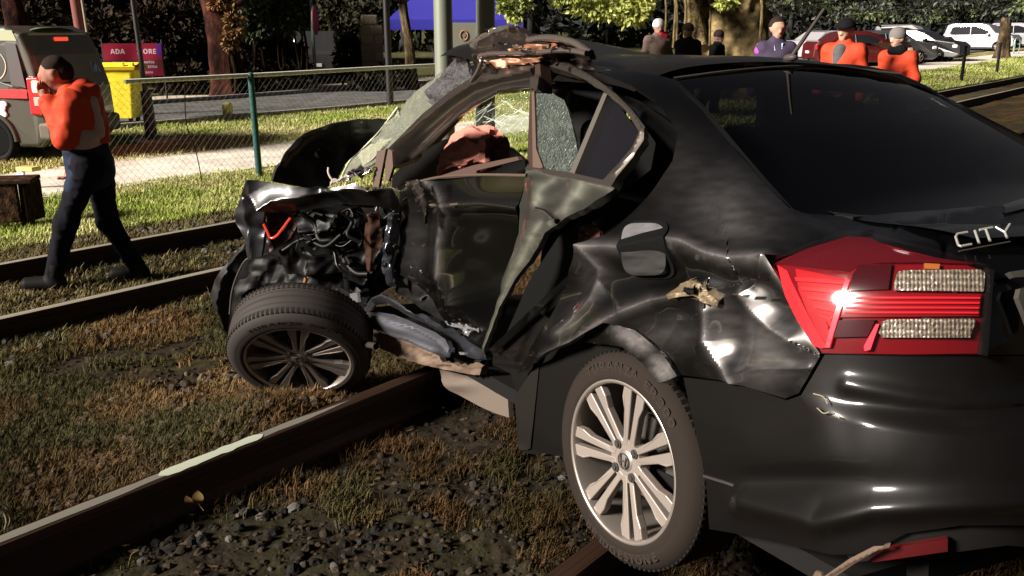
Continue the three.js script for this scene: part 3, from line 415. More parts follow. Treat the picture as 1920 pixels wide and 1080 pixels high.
// bumper
const bumpDisp = total([
  fold([[1400, 940], [1500, 966], [1535, 978], [1640, 952], [1810, 940], [2000, 930]], 0.022, 24),
  fold([[1590, 722], [1700, 742], [1790, 754], [1950, 754]], 0.010, 18),
  dent(1400, 830, 70, 60, 0.006), dent(1585, 790, 30, 80, -0.004), dent(1500, 900, 120, 25, -0.016), ripple(0.0012, 70, 13)]);
part('rear_bumper', sheet([[1281, 708], [1345, 715], [1400, 725], [1475, 751], [1502, 741], [1525, 702], [1546, 665], [1700, 667], [1840, 667], [2000, 669], [2150, 650], [2220, 900], [2100, 960], [1920, 985], [1800, 985], [1700, 1000], [1620, 1040], [1560, 1040], [1480, 1022], [1400, 1004], [1330, 992], [1326, 930], [1318, 870], [1300, 790]], { disp: bumpDisp, step: 6, thick: 0.03 }), paintBumper, wreck);
part('diffuser', sheet([[1560, 1036], [1620, 1036], [1700, 996], [1800, 982], [1920, 982], [2100, 957], [2140, 1050], [1900, 1030], [1780, 1046], [1650, 1056], [1600, 1062]], { off: -0.015, step: 10, thick: 0.02 }), plastic, wreck);
part('reflector', sheet([[1628, 1051], [1660, 1028], [1776, 1008], [1776, 1032], [1640, 1052]], { off: 0.004, step: 6 }), phys(0.045, 0.002, 0.003, 0.4, { clearcoat: 0.3 }), wreck, 'red bumper reflector');
part('bumper_seam', sheet([[1320, 890], [1376, 908], [1376, 912], [1320, 894]], { off: 0.004, disp: bumpDisp, step: 6 }), darkMetal, wreck);
part('loose_trim', sheet([[1540, 1068], [1546, 1058], [1556, 1060], [1560, 1066], [1606, 1032], [1646, 1010], [1674, 1006], [1672, 1012], [1652, 1017], [1614, 1041], [1566, 1076], [1552, 1077]], { off: 0.03, step: 5, thick: 0.006, disp: crease([[1556, 1070], [1610, 1036], [1660, 1011]], 0.008, 5) }), std(0.085, 0.06, 0.045, 0.6), wreck, 'hanging torn strip');
for (const l of [[[1525, 738], [1545, 745], [1552, 758]], [[1532, 765], [1545, 775], [1556, 772]], [[1562, 778], [1575, 784]], [[1410, 940], [1450, 952]], [[1488, 960], [1508, 966]]]) part('pale_line', tube(l.map(([x, y]) => hit(x, y).addScaledVector(cray(x, y), -0.012)), 0.0014, 5, 10), std(0.2, 0.16, 0.12, 0.6), wreck, 'thin pale line');  // thin pale lines laid on the bumper
// body behind the skin
part('body_shell', merge([
  gridGeo(4, 30, (u, v) => { const X = lerp(-0.9, 2.6, v), Z = lerp(0.22, 0.95, u); return V(X, -halfW(X, Z) + 0.02 + 0.25 * sstep(-0.6, -0.9, X), Z); }),
  box(3.2, 1.5, 0.05, 0.85, 0, 0.27), box(0.05, 1.3, 0.5, -0.82, 0, 0.55), box(0.06, 1.3, 0.55, 0.35, -0.05, 0.62), box(0.7, 1.2, 0.05, -0.2, 0, 0.98)]), cabin, wreck);
// right hand side of the cabin: pillars and door tops
{
  const sideY = (Z) => -sideK(Z);
  const post = (X0, Z0, X1, Z1, r) => bar(V(X0, sideY(Z0), Z0), V(X1, sideY(Z1), Z1), r, r, 8);
  part('far_pillars', merge([post(1.15, 0.95, 1.05, 1.42, 0.035), post(2.05, 0.97, 1.45, 1.40, 0.03), tube([V(1.45, sideY(1.40), 1.40), V(1.0, sideY(1.43), 1.43), V(0.45, sideY(1.38), 1.38), V(0.1, sideY(1.2), 1.2)], 0.03, 8)]), paintPlain, wreck);
}
// wheels
function wheelMaps() { }
function makeWheel(parent, M, dirty, broken) {
  const w = new THREE.Group(); w.name = 'wheel'; w.applyMatrix4(M); parent.add(w); // local z = outward, radius in xy
  const R = 0.300, rim = 0.226;
  const prof = [[rim - 0.004, 0.012], [rim + 0.006, 0.022], [rim + 0.018, 0.016], [rim + 0.03, 0.018], [R - 0.03, 0.014], [R - 0.012, 0.004], [R - 0.003, -0.012]];
  for (let k = 0; k <= 16; k++) { const z = lerp(-0.018, -0.162, k / 16); prof.push([R - ([3, 6, 10, 13].includes(k) ? 0.010 : 0) + 0.002 * Math.sin(k / 16 * 3.14), z]); }
  prof.push([R - 0.012, -0.18], [rim, -0.19]);
  part('tyre', new THREE.LatheGeometry(prof.map(([r, z]) => new THREE.Vector2(r, z)), 96).rotateX(Math.PI / 2), dirty ? rubberWorn : rubberDirty, w);
  const lugs = []; for (let k = 0; k < 90; k++) { const a = k / 90 * 6.2832; for (const s of [0, 1]) lugs.push(box(0.011, 0.007, 0.030, 0, R - 0.003, s ? -0.156 : -0.024).rotateZ(-a - s * 0.03)); }
  part('tread_blocks', lugs, rubber, w);
  part('rim', new THREE.LatheGeometry([[rim + 0.002, 0.008], [rim + 0.001, 0.016], [rim - 0.006, 0.017], [rim - 0.012, 0.012], [rim - 0.014, -0.02], [rim - 0.02, -0.06], [rim - 0.018, -0.18]].map(([r, z]) => new THREE.Vector2(r, z)), 96).rotateX(Math.PI / 2), alloy, w);
  // five pairs of spokes, each with a slot down its middle
  const spokes = []; const sh = (side) => { const s = new THREE.Shape(); const m = side; s.moveTo(m * 0.006, 0.045); s.lineTo(m * 0.013, rim - 0.012); s.lineTo(m * 0.041, rim - 0.020); s.lineTo(m * 0.041, rim - 0.048); s.lineTo(m * 0.029, rim - 0.080); s.lineTo(m * 0.021, 0.066); s.lineTo(m * 0.024, 0.040); s.closePath(); return new THREE.ExtrudeGeometry(s, { depth: 0.016, bevelEnabled: true, bevelSize: 0.0025, bevelThickness: 0.004, bevelSegments: 2 }); };
  for (let k = 0; k < 7; k++) for (const side of [1, -1]) { const g = sh(side), P = g.attributes.position; for (let i = 0; i < P.count; i++) { const r = Math.hypot(P.getX(i), P.getY(i)); P.setZ(i, P.getZ(i) - 0.012 - 0.012 * sstep(0.2, 0.04, r)); } g.rotateZ(k / 7 * 6.2832 - 0.15); g.computeVertexNormals(); part('spoke', g, dirty ? darkAlloy : alloyMat, w); }
  part('hub', merge([new THREE.CylinderGeometry(0.062, 0.066, 0.03, 40).rotateX(Math.PI / 2).translate(0, 0, -0.02)]), dirty ? darkAlloy : alloyMat, w);
  const cap = part('hub_cap', new THREE.SphereGeometry(0.034, 28, 12, 0, 6.2832, 0, 1.2).rotateX(Math.PI / 2).scale(1, 1, 0.35).translate(0, 0, -0.010), alloy, w);
  const em = 0.0022; part('emblem', merge([bar(V(-0.012, 0.014, 0), V(-0.008, -0.014, 0), em), bar(V(0.012, 0.014, 0), V(0.008, -0.014, 0), em), bar(V(-0.010, 0, 0), V(0.010, 0, 0), em), new THREE.TorusGeometry(0.021, 0.0016, 6, 32)]).translate(0, 0, 0.0035), darkMetal, cap);
  for (let k = 0; k < 4; k++) { const a = k * 1.5708 + 0.72; part('wheel_nut', merge([new THREE.CylinderGeometry(0.013, 0.013, 0.008, 20).rotateX(Math.PI / 2), new THREE.CylinderGeometry(0.0085, 0.0095, 0.016, 6).rotateX(Math.PI / 2)]).translate(Math.cos(a) * 0.05, Math.sin(a) * 0.05, -0.004), darkMetal, w); }
  part('brake_disc', merge([new THREE.CylinderGeometry(0.12, 0.12, 0.02, 48).rotateX(Math.PI / 2).translate(0, 0, -0.085), box(0.05, 0.11, 0.05, 0.12, 0.03, -0.085, 0.01)]), darkMetal, w);
  part('wheel_back', new THREE.CylinderGeometry(0.2, 0.2, 0.01, 40).rotateX(Math.PI / 2).translate(0, 0, -0.165), trimDark, w);
  // raised lettering on the side wall
  const word = (text, a0, size, flip) => { const g = []; let a = a0; for (const ch of text) { const t = new TextGeometry(ch, { font: fontBold, size, depth: 0.0012, curveSegments: 3 }); t.computeBoundingBox(); const wd = ch === ' ' ? size * 0.5 : t.boundingBox.max.x + size * 0.12; if (ch !== ' ') { t.translate(-wd / 2, 0, 0); t.scale(1.35, 1, 1); const rr = rim + 0.036; t.translate(0, flip ? -size / 2 : -size / 2, 0); if (flip) t.translate(0, -rr, 0); else t.translate(0, rr, 0); t.rotateZ(a); t.translate(0, 0, 0.0165); g.push(t); } a += (flip ? 1 : -1) * wd * 1.35 / (rim + 0.036); } part('tyre_lettering', g, std(0.024, 0.0192, 0.016, 0.75), w); };
  word('TURANZA ER300', 0.62, 0.026, false); word('BRIDGESTONE', -0.45, 0.024, true);
  return w;
}
const rubberWorn = std(0.026, 0.022, 0.020, 0.7, { specularIntensity: 0.3 });
const darkAlloy = std(0.21, 0.18, 0.165, 0.42, { metalness: 0.6 });
{
  const X = onY(1170, 864, 0.815), ey = V(-0.06, 0.02, 1).normalize(), ez = V(-0.095, 1, 0.0).normalize(), ex = ey.clone().cross(ez).normalize(); ey.copy(ez.clone().cross(ex));
  makeWheel(wreck, new THREE.Matrix4().makeBasis(ex, ey, ez).scale(V(0.99, 0.99, 1.0)).setPosition(X), false);
  // front wheel: torn outwards and leaning over
  const az = 178 * Math.PI / 180, el = -33 * Math.PI / 180, n = V(Math.sin(az) * Math.cos(el), Math.sin(el), -Math.cos(az) * Math.cos(el)).applyMatrix4(carDir).normalize();
  const upw = V(0, 1, 0).applyMatrix4(carDir), fx = upw.clone().cross(n).normalize(), fy = n.clone().cross(fx);
  makeWheel(wreck, new THREE.Matrix4().makeBasis(fx, fy, n).setPosition(cAt(560, 674, 3.83)), true);
}
// wheel housings
part('wheel_housing', sheet([[1040, 650], [1160, 625], [1250, 690], [1345, 760], [1350, 1010], [1200, 1040], [1000, 860]], { off: -0.24, step: 12 }), trimDark, wreck);
part('wheel_arch_liner', sheet([[912, 690], [972, 702], [1047, 660], [1092, 644], [1150, 648], [1108, 690], [1077, 760], [1064, 840], [1062, 868], [965, 850], [955, 748], [940, 705]], { off: -0.035, step: 7, disp: crease([[1000, 690], [975, 840]], 0.012, 20, 40) }), std(0.0045, 0.004, 0.0037, 0.7), wreck);
part('mud_flap_edge', sheet([[985, 700], [1000, 690], [985, 846], [963, 845], [955, 748]], { off: -0.02, step: 6 }), std(0.010, 0.009, 0.008, 0.6), wreck);

let crazeTex;
// rear door: skin folded outwards, frame, broken glass
{
  const z1 = Zm(880, 60, 3), doorSurf = (x, y) => { const p = hit(x, y), k = sstep(1130, 930, x) * sstep(300, 430, y); return p.addScaledVector(cray(x, y), -0.12 - 0.06 * k); };
  const door = new THREE.Group(); door.name = 'rear_door'; wreck.add(door); door.userData.label = 'rear door folded outwards with broken window';
  const P = (n, pts, o, m, l) => part(n, sheet(pts, { surf: doorSurf, step: 5, ...o }), m, door, l);
  const litDoorPaint = phys(0.056, 0.058, 0.050, 0.30, { vertexColors: true, metalness: 0.7, clearcoat: 0.8, clearcoatRoughness: 0.12, bumpMap: scratchTex, bumpScale: 0.0008 });  // black door paint lightened for the light it reflects
  P('door_skin', [[990, 320], [1035, 322], [1077, 329], [1115, 342], [1150, 352], [1130, 367], [1100, 385], [1053, 418], [1027, 437], [1010, 467], [972, 523], [943, 580], [913, 660], [908, 662], [920, 624], [937, 580], [950, 523], [967, 480], [977, 440], [974, 385]], { disp: total([crease([[1012, 330], [1000, 420], [955, 540], [915, 650]], 0.02, 26, 18), dent(1080, 370, 50, 20, -0.012), dent(985, 400, 14, 60, -0.008), crease([[1075, 330], [1060, 380], [1030, 420]], 0.012, 16), ripple(0.006, 26, 4)]), tint: wearAndSheen([[crease([[1040, 334], [1018, 360], [1012, 385]], 1, 5), 1.1], [crease([[1092, 346], [1068, 372], [1062, 398]], 1, 7), 1.3], [crease([[992, 324], [1077, 334], [1148, 354]], 1, 4), 0.9], [crease([[1020, 420], [1000, 450], [958, 540], [917, 650]], 1, 4), 0.9]], 1), step: 4, thick: 0.02 }, litDoorPaint);  // bright streaks painted in where the skin catches the light
  P('window_frame', [[1000, 113], [1015, 112], [1067, 126], [1113, 149], [1163, 183], [1193, 213], [1216, 243], [1214, 267], [1195, 300], [1169, 332], [1152, 353], [1077, 338], [990, 322], [992, 315], [1077, 327], [1137, 341], [1166, 313], [1196, 277], [1207, 254], [1180, 211], [1140, 178], [1113, 161], [1067, 141], [1018, 127], [1012, 170], [998, 170]], { off: 0.012, disp: crease([[1005, 118], [1067, 131], [1140, 166], [1190, 217], [1211, 250], [1195, 290], [1160, 333]], 0.012, 7), thick: 0.03 }, phys(0.06, 0.05, 0.042, 0.32, { metalness: 0.6, clearcoat: 0.8 }));
  P('window_divider', [[1137, 178], [1144, 181], [1083, 329], [1074, 327]], { off: 0.012, thick: 0.02 }, std(0.10, 0.09, 0.08, 0.4, { metalness: 0.4 }));
  P('quarter_glass', [[1142, 184], [1163, 203], [1204, 256], [1191, 290], [1137, 339], [1084, 327]], { off: -0.004, thick: 0.005 }, phys(0.006, 0.0055, 0.007, 0.12, { clearcoat: 1, clearcoatRoughness: 0.08, roughnessMap: scratchTex }));
  // crazed toughened glass
  const craze = (s) => { const c = []; const r = rng(s); for (let i = 0; i < 900; i++) c.push([r(), r()]); const n = 256, G = 30, cells = Array.from({ length: G * G }, () => []); c.forEach((p) => cells[Math.floor(p[1] * G) * G + Math.floor(p[0] * G)].push(p)); return tex(n, (u, v) => { let a = 9, b = 9; const gx = Math.floor(u * G), gy = Math.floor(v * G); for (let j = -2; j <= 2; j++) for (let i = -2; i <= 2; i++) for (const p of cells[((gy + j + G) % G) * G + (gx + i + G) % G]) { let dx = Math.abs(p[0] - u), dy = Math.abs(p[1] - v); dx = Math.min(dx, 1 - dx); dy = Math.min(dy, 1 - dy); const d = Math.hypot(dx, dy); if (d < a) { b = a; a = d; } else if (d < b) b = d; } const e = (b - a) * G; const l = e < 0.22 ? 1 - e / 0.22 : 0, k = 0.3 + 0.7 * l; return [k, k, k]; }, false, 2.2); };
  crazeTex = craze(5);
  
  P('broken_glass', [[997, 171], [1033, 173], [1052, 184], [1062, 215], [1073, 262], [1083, 324], [1040, 318], [1013, 311], [1000, 277]], { off: -0.012, thick: 0.006, disp: crumple(0.004, 30, 6) }, phys(0.085, 0.115, 0.095, 0.35, { map: crazeTex, clearcoat: 0.5, bumpMap: crazeTex, bumpScale: 0.004, transmission: 0.35, thickness: 0 }));
  P('glass_edge', [[994, 170], [999, 170], [1002, 277], [1015, 312], [996, 318]], { off: -0.006 }, std(0.075, 0.05, 0.04, 0.5));
  P('handle_bowl', smoothLoop([[995, 395], [1010, 383], [1035, 386], [1050, 402], [1040, 416], [1015, 420], [998, 410]], 6), { off: 0.008, disp: dent(1022, 402, 22, 14, -0.022), thick: 0.01 }, gloss);
  part('door_handle', tube([[1006, 392], [1022, 396], [1036, 408], [1044, 415]].map(([x, y]) => doorSurf(x, y).addScaledVector(cray(x, y), -0.03)), 0.008, 8), chrome, door);
}
part('inner_rear_pillar', sheet([[1095, 118], [1180, 148], [1246, 190], [1290, 250], [1280, 312], [1235, 384], [1165, 446], [1090, 420], [1165, 345], [1205, 275], [1200, 225], [1160, 180], [1100, 146]], { surf: (x, y) => onY(x, y, 0.50), step: 10, thick: 0.03 }), trimDark, wreck);
part('front_seat_back', sheet(smoothLoop([[1036, 128], [1075, 136], [1120, 160], [1140, 190], [1128, 250], [1110, 335], [1040, 340], [1056, 270], [1048, 200], [1036, 165]], 6), { surf: (x, y) => onY(x, y, 0.38), step: 6, thick: 0.10, disp: total([dent(1090, 250, 40, 80, 0.05), ripple(0.01, 30, 2)]) }), cabin, wreck);
// dark gap and cabin seen between the door and the wing
part('door_aperture', sheet([[1000, 108], [1105, 124], [1180, 154], [1244, 196], [1282, 250], [1270, 305], [1225, 375], [1165, 445], [1110, 466], [1078, 510], [1045, 600], [985, 705], [900, 695], [905, 655], [955, 530], [1010, 440], [1050, 400], [1120, 350], [1190, 296], [1200, 248], [1168, 204], [1105, 158], [1020, 128]], { off: -0.07, step: 8 }), trimDark, wreck);
part('lower_pillar', sheet([[1060, 420], [1098, 398], [1096, 440], [1078, 470], [1074, 505], [1052, 508], [1050, 470]], { off: -0.05, step: 5, disp: crumple(0.01, 16, 3) }), std(0.07, 0.03, 0.022, 0.5), wreck, 'reddish bare pillar');
part('sill_flange', sheet([[1073, 504], [1080, 508], [1000, 588], [918, 664], [912, 656], [985, 585]], { off: -0.01, step: 5 }), paint, wreck);
part('seat_edge', sheet([[985, 510], [1010, 520], [1005, 555], [975, 560]], { off: -0.10, step: 5, disp: ripple(0.012, 14, 2) }), cabinTan, wreck);
// ------------------------------------------------------------------ front half of the wreck
const z4 = Zm(380, 320, 2.4547), z2 = Zm(560, 0, 3), z5 = Zm(400, 200, 4.908), z6 = Zm(620, 520, 3.8575);
const sideIn = (d) => (x, y) => onY(x, y, 0.80 - d);
// front door, pushed in ahead of a long vertical fold
const doorDisp = total([
  crease([[812, 338], [844, 385], [843, 418], [830, 462], [832, 515], [850, 575]], 0.045, 40, 26),
  dent(785, 455, 40, 70, -0.05), crease([[760, 360], [755, 450], [740, 520]], 0.02, 20), crease([[845, 384], [985, 386]], 0.012, 20, 8),
  ripple(0.0015, 80, 8)]);
part('front_door', sheet([[735, 352], [767, 345], [820, 336], [885, 331], [985, 331], [975, 385], [967, 480], [950, 523], [937, 580], [911, 660], [880, 640], [844, 600], [820, 560], [787, 538], [759, 520], [734, 502], [729, 458], [737, 422], [748, 397], [742, 372]], { surf: sideIn(0.01), disp: doorDisp, tint: wearAndSheen([[dent(772, 450, 30, 70, 1), 2.2], [crease([[812, 338], [844, 385], [843, 418], [830, 462], [832, 515]], 1, 4), 14], [crease([[845, 384], [985, 387]], 1, 3), 5]], 0.4), step: 6, thick: 0.03 }), paint, wreck, 'crushed front door');  // sheen in the hollow and bright fold line painted into the colour
for (const [l, y, r] of [[[[762, 347], [820, 333], [890, 328], [988, 329]], 0.825, 0.006], [[[845, 384], [880, 381], [930, 386], [978, 388]], 0.835, 0.005]]) part('waist_trim', tube(l.map(([a, b]) => onY(a, b, y)), r, 6), std(0.14, 0.10, 0.08, 0.4, { metalness: 0.6 }), wreck);
part('door_fold_panel', sheet([[800, 340], [823, 336], [842, 378], [848, 386], [842, 418], [834, 412], [836, 390]], { surf: sideIn(0), off: 0.06, disp: total([doorDisp, crumple(0.008, 12, 3)]), step: 5 }), phys(0.05, 0.04, 0.034, 0.3, { metalness: 0.8, clearcoat: 1, clearcoatRoughness: 0.1 }), wreck);
part('front_handle', tube([[862, 384], [900, 382], [945, 386], [972, 390]].map(([x, y]) => onY(x, y, 0.87)), 0.010, 8), gloss, wreck);
// cabin: dashboard, seats, far side seen through the windows
part('dashboard', sheet([[735, 330], [765, 300], [830, 262], [880, 252], [960, 278], [985, 300], [985, 345], [735, 350]], { surf: (x, y) => onY(x, y, -0.1), step: 12 }), trimDark, wreck);
part('seat', merge([new RoundedBoxGeometry(0.16, 0.46, 0.62, 4, 0.07).rotateY(-0.25).translate(0.88, 0.34, 0.75), new RoundedBoxGeometry(0.10, 0.26, 0.18, 4, 0.045).translate(0.80, 0.34, 1.14)]), cabin, wreck);
part('seat', merge([new RoundedBoxGeometry(0.16, 0.46, 0.62, 4, 0.07).rotateY(-0.25).translate(0.95, -0.34, 0.75), new RoundedBoxGeometry(0.10, 0.26, 0.18, 4, 0.045).translate(0.87, -0.34, 1.12)]), cabin, wreck);
part('rear_seat', merge([new RoundedBoxGeometry(0.2, 1.1, 0.55, 4, 0.06).rotateY(-0.3).translate(0.12, 0, 0.72), box(0.5, 1.15, 0.16, 0.4, 0, 0.48, 0.05)]), cabin, wreck);
{ // burst airbag
  const c = onY(886, 296, 0.38), gx = new THREE.IcosahedronGeometry(1, 6), P = gx.attributes.position, up = V(0, 0, 1);
  for (let i = 0; i < P.count; i++) { let x = P.getX(i), y = P.getY(i), z = P.getZ(i); const r = Math.abs(fbm(x * 1.5, y * 1.5, z * 1.5 + 3, 3)), r2 = Math.abs(noise(x * 3.2, y * 3.2, z * 3.2)), s = 1.08 - 0.75 * r - 0.14 * r2; const zz = z < -0.3 ? -0.3 + (z + 0.3) * 0.3 : z; P.setXYZ(i, x * s * 0.30 , y * s * 0.13, zz * s * 0.145 - 0.16 * x * s * 0.24 + (x > 0 ? -0.05 * x : 0)); }
  gx.computeVertexNormals(); gx.translate(c.x, c.y, c.z);
  part('airbag', gx, std(0.40, 0.16, 0.125, 0.7, { bumpMap: bumpFine, bumpScale: 0.002 }), wreck, 'deflated pinkish airbag');
}
part('door_top_panel', sheet(z2([640, 1040], [760, 1000], [980, 930], [1230, 880], [1240, 900], [1000, 960], [1000, 1000], [1270, 990], [1270, 1003], [760, 1025]), { surf: sideIn(0.10), step: 6, thick: 0.015 }), std(0.06, 0.036, 0.03, 0.5), wreck);
part('steering_wheel', new THREE.TorusGeometry(0.18, 0.014, 10, 40).rotateY(1.2).translate(1.45, 0.34, 0.86), trimDark, wreck);
part('sun_visor', sheet([[1020, 140], [1034, 135], [1044, 168], [1036, 175], [1022, 165]], { surf: sideIn(0.30), step: 5 }), std(0.35, 0.36, 0.45, 0.4), wreck);
part('seat_belt', bar(onY(1074, 152, 0.5), onY(1062, 205, 0.55), 0.006), std(0.3, 0.24, 0.18, 0.7), wreck);
part('head_restraint_trim', sheet([[1088, 262], [1098, 240], [1104, 250], [1094, 290]], { surf: sideIn(0.4), step: 5 }), std(0.4, 0.38, 0.25, 0.6), wreck);
// windscreen pillar sweeping up to the roof
const pillarSurf = (x, y) => hit(x, y);
part('windscreen_pillar', sheet(z2([505, 850], [540, 815], [700, 645], [860, 515], [1000, 425], [1150, 385], [1330, 368], [1325, 492], [1150, 515], [1000, 595], [900, 665], [750, 812], [640, 900], [560, 930], [520, 950]), { surf: (x, y) => onY(x, y, 0.66), step: 5, thick: 0.05, tint: wearAndSheen([[crease(z2([530, 830], [700, 665], [860, 535], [1000, 448], [1330, 380]), 1, 10), 1.4], [crease(z2([650, 880], [760, 785], [900, 655], [1000, 582], [1150, 505], [1320, 484]), 1, 5), 1.3]], 0.4), disp: total([crease(z2([520, 850], [700, 690], [860, 560], [1000, 470], [1330, 395]), 0.022, 9, 12), crease(z2([650, 880], [760, 780], [900, 650], [1000, 575], [1150, 500], [1320, 480]), 0.014, 5)]) }), phys(0.012, 0.0095, 0.008, 0.36, { vertexColors: true, metalness: 0.6, clearcoat: 1, clearcoatRoughness: 0.15 }), wreck);  // lit bands painted along the pillar
part('centre_pillar', sheet([[994, 160], [1000, 118], [1012, 114], [1016, 170], [998, 320], [988, 320]], { surf: sideIn(0.14), step: 6, thick: 0.04 }), std(0.03, 0.018, 0.014, 0.5), wreck);
part('mirror_bracket', merge([sheet(z2([440, 850], [490, 838], [450, 1050], [413, 1052]), { surf: sideIn(0.02), step: 5 }), sheet(z2([490, 832], [525, 850], [530, 940], [505, 1020], [485, 1010]), { surf: sideIn(0.03), step: 5 })]), std(0.085, 0.06, 0.05, 0.5), wreck);
part('far_rear_glass', gridGeo(6, 4, (u, v) => { const X = lerp(0.15, 1.12, u), Z = lerp(0.94, lerp(1.22, 1.40, u), v); return V(X, -sideK(Z) + 0.01, Z); }), phys(0.05, 0.05, 0.055, 0.08, { transmission: 1, thickness: 0 }), wreck);
part('far_door_card', gridGeo(6, 4, (u, v) => V(lerp(-0.2, 2.3, u), -0.74, lerp(0.3, 0.95, v))), cabin, wreck);
// windscreen: crazed, sagging sheet
{
  const ws = (x, y) => { const v = clamp((340 - y) / 250), wv = clamp((x - lerp(637, 870, v)) / 90); return onY(x, y, lerp(0.30, 0.25, v) + 0.30 * clamp(wv)); };
  part('windscreen', sheet(z2([232, 1010], [290, 900], [380, 815], [450, 740], [510, 660], [560, 600], [650, 520], [750, 450], [830, 370], [900, 292], [925, 283], [940, 330], [955, 400], [972, 462], [870, 525], [780, 590], [700, 660], [610, 750], [540, 815], [480, 850], [400, 920], [330, 965]), { surf: ws, step: 6, thick: 0.008, disp: total([crumple(0.03, 60, 4), crumple(0.01, 20, 7)]) }), phys(0.34, 0.38, 0.27, 0.4, { map: crazeTex, bumpMap: crazeTex, bumpScale: 0.004, transmission: 0.45, thickness: 0, clearcoat: 0.4 }), wreck, 'shattered windscreen');
  part('windscreen_film', sheet(z2([232, 1012], [290, 902], [450, 742], [560, 602], [560, 680], [545, 735], [430, 880], [330, 955]), { surf: (x, y) => ws(x, y).addScaledVector(cray(x, y), 0.02), step: 8, disp: crumple(0.02, 40, 3) }), std(0.40, 0.41, 0.30, 0.6, { map: crazeTex, bumpMap: crazeTex, bumpScale: 0.003 }), wreck);
  part('windscreen_edge', tube(z2([232, 1010], [290, 900], [380, 815], [450, 740], [560, 600]).map(([x, y]) => ws(x, y)), 0.006, 6), std(0.5, 0.5, 0.38, 0.5), wreck);
  // web of cracked glass across the far side of the front window
  part('cracked_far_glass', sheet(z2([1000, 620], [1120, 560], [1230, 515], [1320, 505], [1320, 800], [1200, 800], [1090, 760], [980, 720]), { surf: (x, y) => onY(x, y, -0.35), step: 8, thick: 0 }), phys(0.75, 0.85, 0.75, 0.12, { transmission: 1, thickness: 0, bumpMap: crazeTex, bumpScale: 0.003 }), wreck);
  const r = rng(77), cr = []; for (let k = 0; k < 26; k++) { const x0 = 900 + r() * 95, y0 = 172 + r() * 60 + (995 - x0) * 0.25, a = r() < .5 ? 2.2 + r() * .5 : 0.1 + r() * .6, l = 18 + r() * 50, b = a + (r() - .5) * .5; const pts = [[x0, y0], [x0 + Math.cos(a) * l * .5, y0 + Math.sin(a) * l * .5], [x0 + Math.cos(b) * l, y0 + Math.sin(b) * l]].filter((p) => p[0] < 995 && p[0] > 890 && p[1] < 265); if (pts.length > 1) cr.push(tube(pts.map(([x, y]) => onY(x, y, -0.345)), 0.0012, 4, 6)); }
  part('glass_cracks', cr, std(0.6, 0.7, 0.6, 0.4), wreck);
}
// roof edge torn and rolled back
{
  const s = (d = 0) => (x, y) => onY(x, y, 0.62 - d);
  const tear = phys(0.035, 0.024, 0.02, 0.3, { metalness: 0.7, clearcoat: 1, clearcoatRoughness: 0.15 });
  part('crumpled_roof_edge', sheet([[884, 150], [890, 118], [897, 96], [899, 76], [925, 62], [953, 50], [962, 47], [978, 60], [1000, 74], [1050, 73], [1085, 85], [1108, 98], [1106, 110], [1085, 114], [1110, 132], [1060, 127], [1003, 124], [943, 131], [905, 142]], { surf: s(0.02), step: 4, disp: total([crumple(0.03, 50, 4), ripple(0.02, 26, 8), crease([[900, 104], [960, 100], [1060, 94], [1104, 100]], 0.03, 8, 12)]), thick: 0.02 }), tear, wreck, 'crumpled roof edge');
  part('torn_header', sheet([[893, 96], [898, 76], [925, 62], [953, 50], [965, 48], [975, 60], [950, 62], [925, 80], [910, 100]], { surf: s(0.1), step: 4, disp: crumple(0.03, 22, 2), off: 0.05 }), phys(0.16, 0.14, 0.12, 0.25, { metalness: 0.7, clearcoat: 1 }), wreck);
  part('rolled_roof_lip', merge([tube([[991, 75], [1020, 71], [1055, 74], [1080, 82], [1096, 93], [1108, 100]].map(([x, y]) => onY(x, y, 0.66)), 0.012, 8, 40), tube([[900, 105], [915, 101], [960, 100], [1010, 98], [1060, 94], [1100, 100]].map(([x, y]) => onY(x, y, 0.68)), 0.009, 8, 40), tube([[884, 152], [897, 130], [902, 115], [898, 106], [908, 101]].map(([x, y]) => onY(x, y, 0.68)), 0.008, 8, 30)]), phys(0.20, 0.16, 0.14, 0.25, { metalness: 0.75, clearcoat: 1 }), wreck);
  part('bent_roof_rib', merge([sheet([[918, 122], [940, 108], [975, 110], [1020, 108], [1010, 116], [960, 122], [930, 130]], { surf: s(-0.05), step: 4, disp: ripple(0.03, 16, 6) }), sheet([[955, 92], [990, 82], [1030, 84], [1052, 95], [1000, 97], [960, 98]], { surf: s(-0.05), step: 4, disp: ripple(0.03, 14, 9) })]), std(0.20, 0.09, 0.05, 0.5, { metalness: 0.4 }), wreck, 'rib with an orange reflection in its colour');  // orange reflection painted as the colour of the rib
  const r = rng(5), sh = []; for (let k = 0; k < 9; k++) { const x = 905 + r() * 195, y = 78 + r() * 45, a = r() * 3.14; sh.push(tube([[x, y], [x + Math.cos(a) * 8, y + Math.sin(a) * 5], [x + Math.cos(a + .6) * 18, y + Math.sin(a + .6) * 9]].map(([u, v]) => onY(u, v, 0.69 + r() * .04)), 0.003 + r() * .003, 5, 8)); }
  const shM = std(0.12, 0.085, 0.065, 0.4, { metalness: 0.6 }); for (const g of sh) part('torn_strip', g, shM, wreck);
  part('windscreen_shards', sheet([[800, 165], [840, 125], [868, 95], [880, 120], [884, 148], [850, 172], [815, 200], [800, 190]], { surf: s(0.08), step: 4, disp: crumple(0.02, 22, 12) }), phys(0.07, 0.07, 0.078, 0.45, { map: crazeTex, bumpMap: crazeTex, bumpScale: 0.004, clearcoat: 0.3, transmission: 0.2, thickness: 0 }), wreck);
}
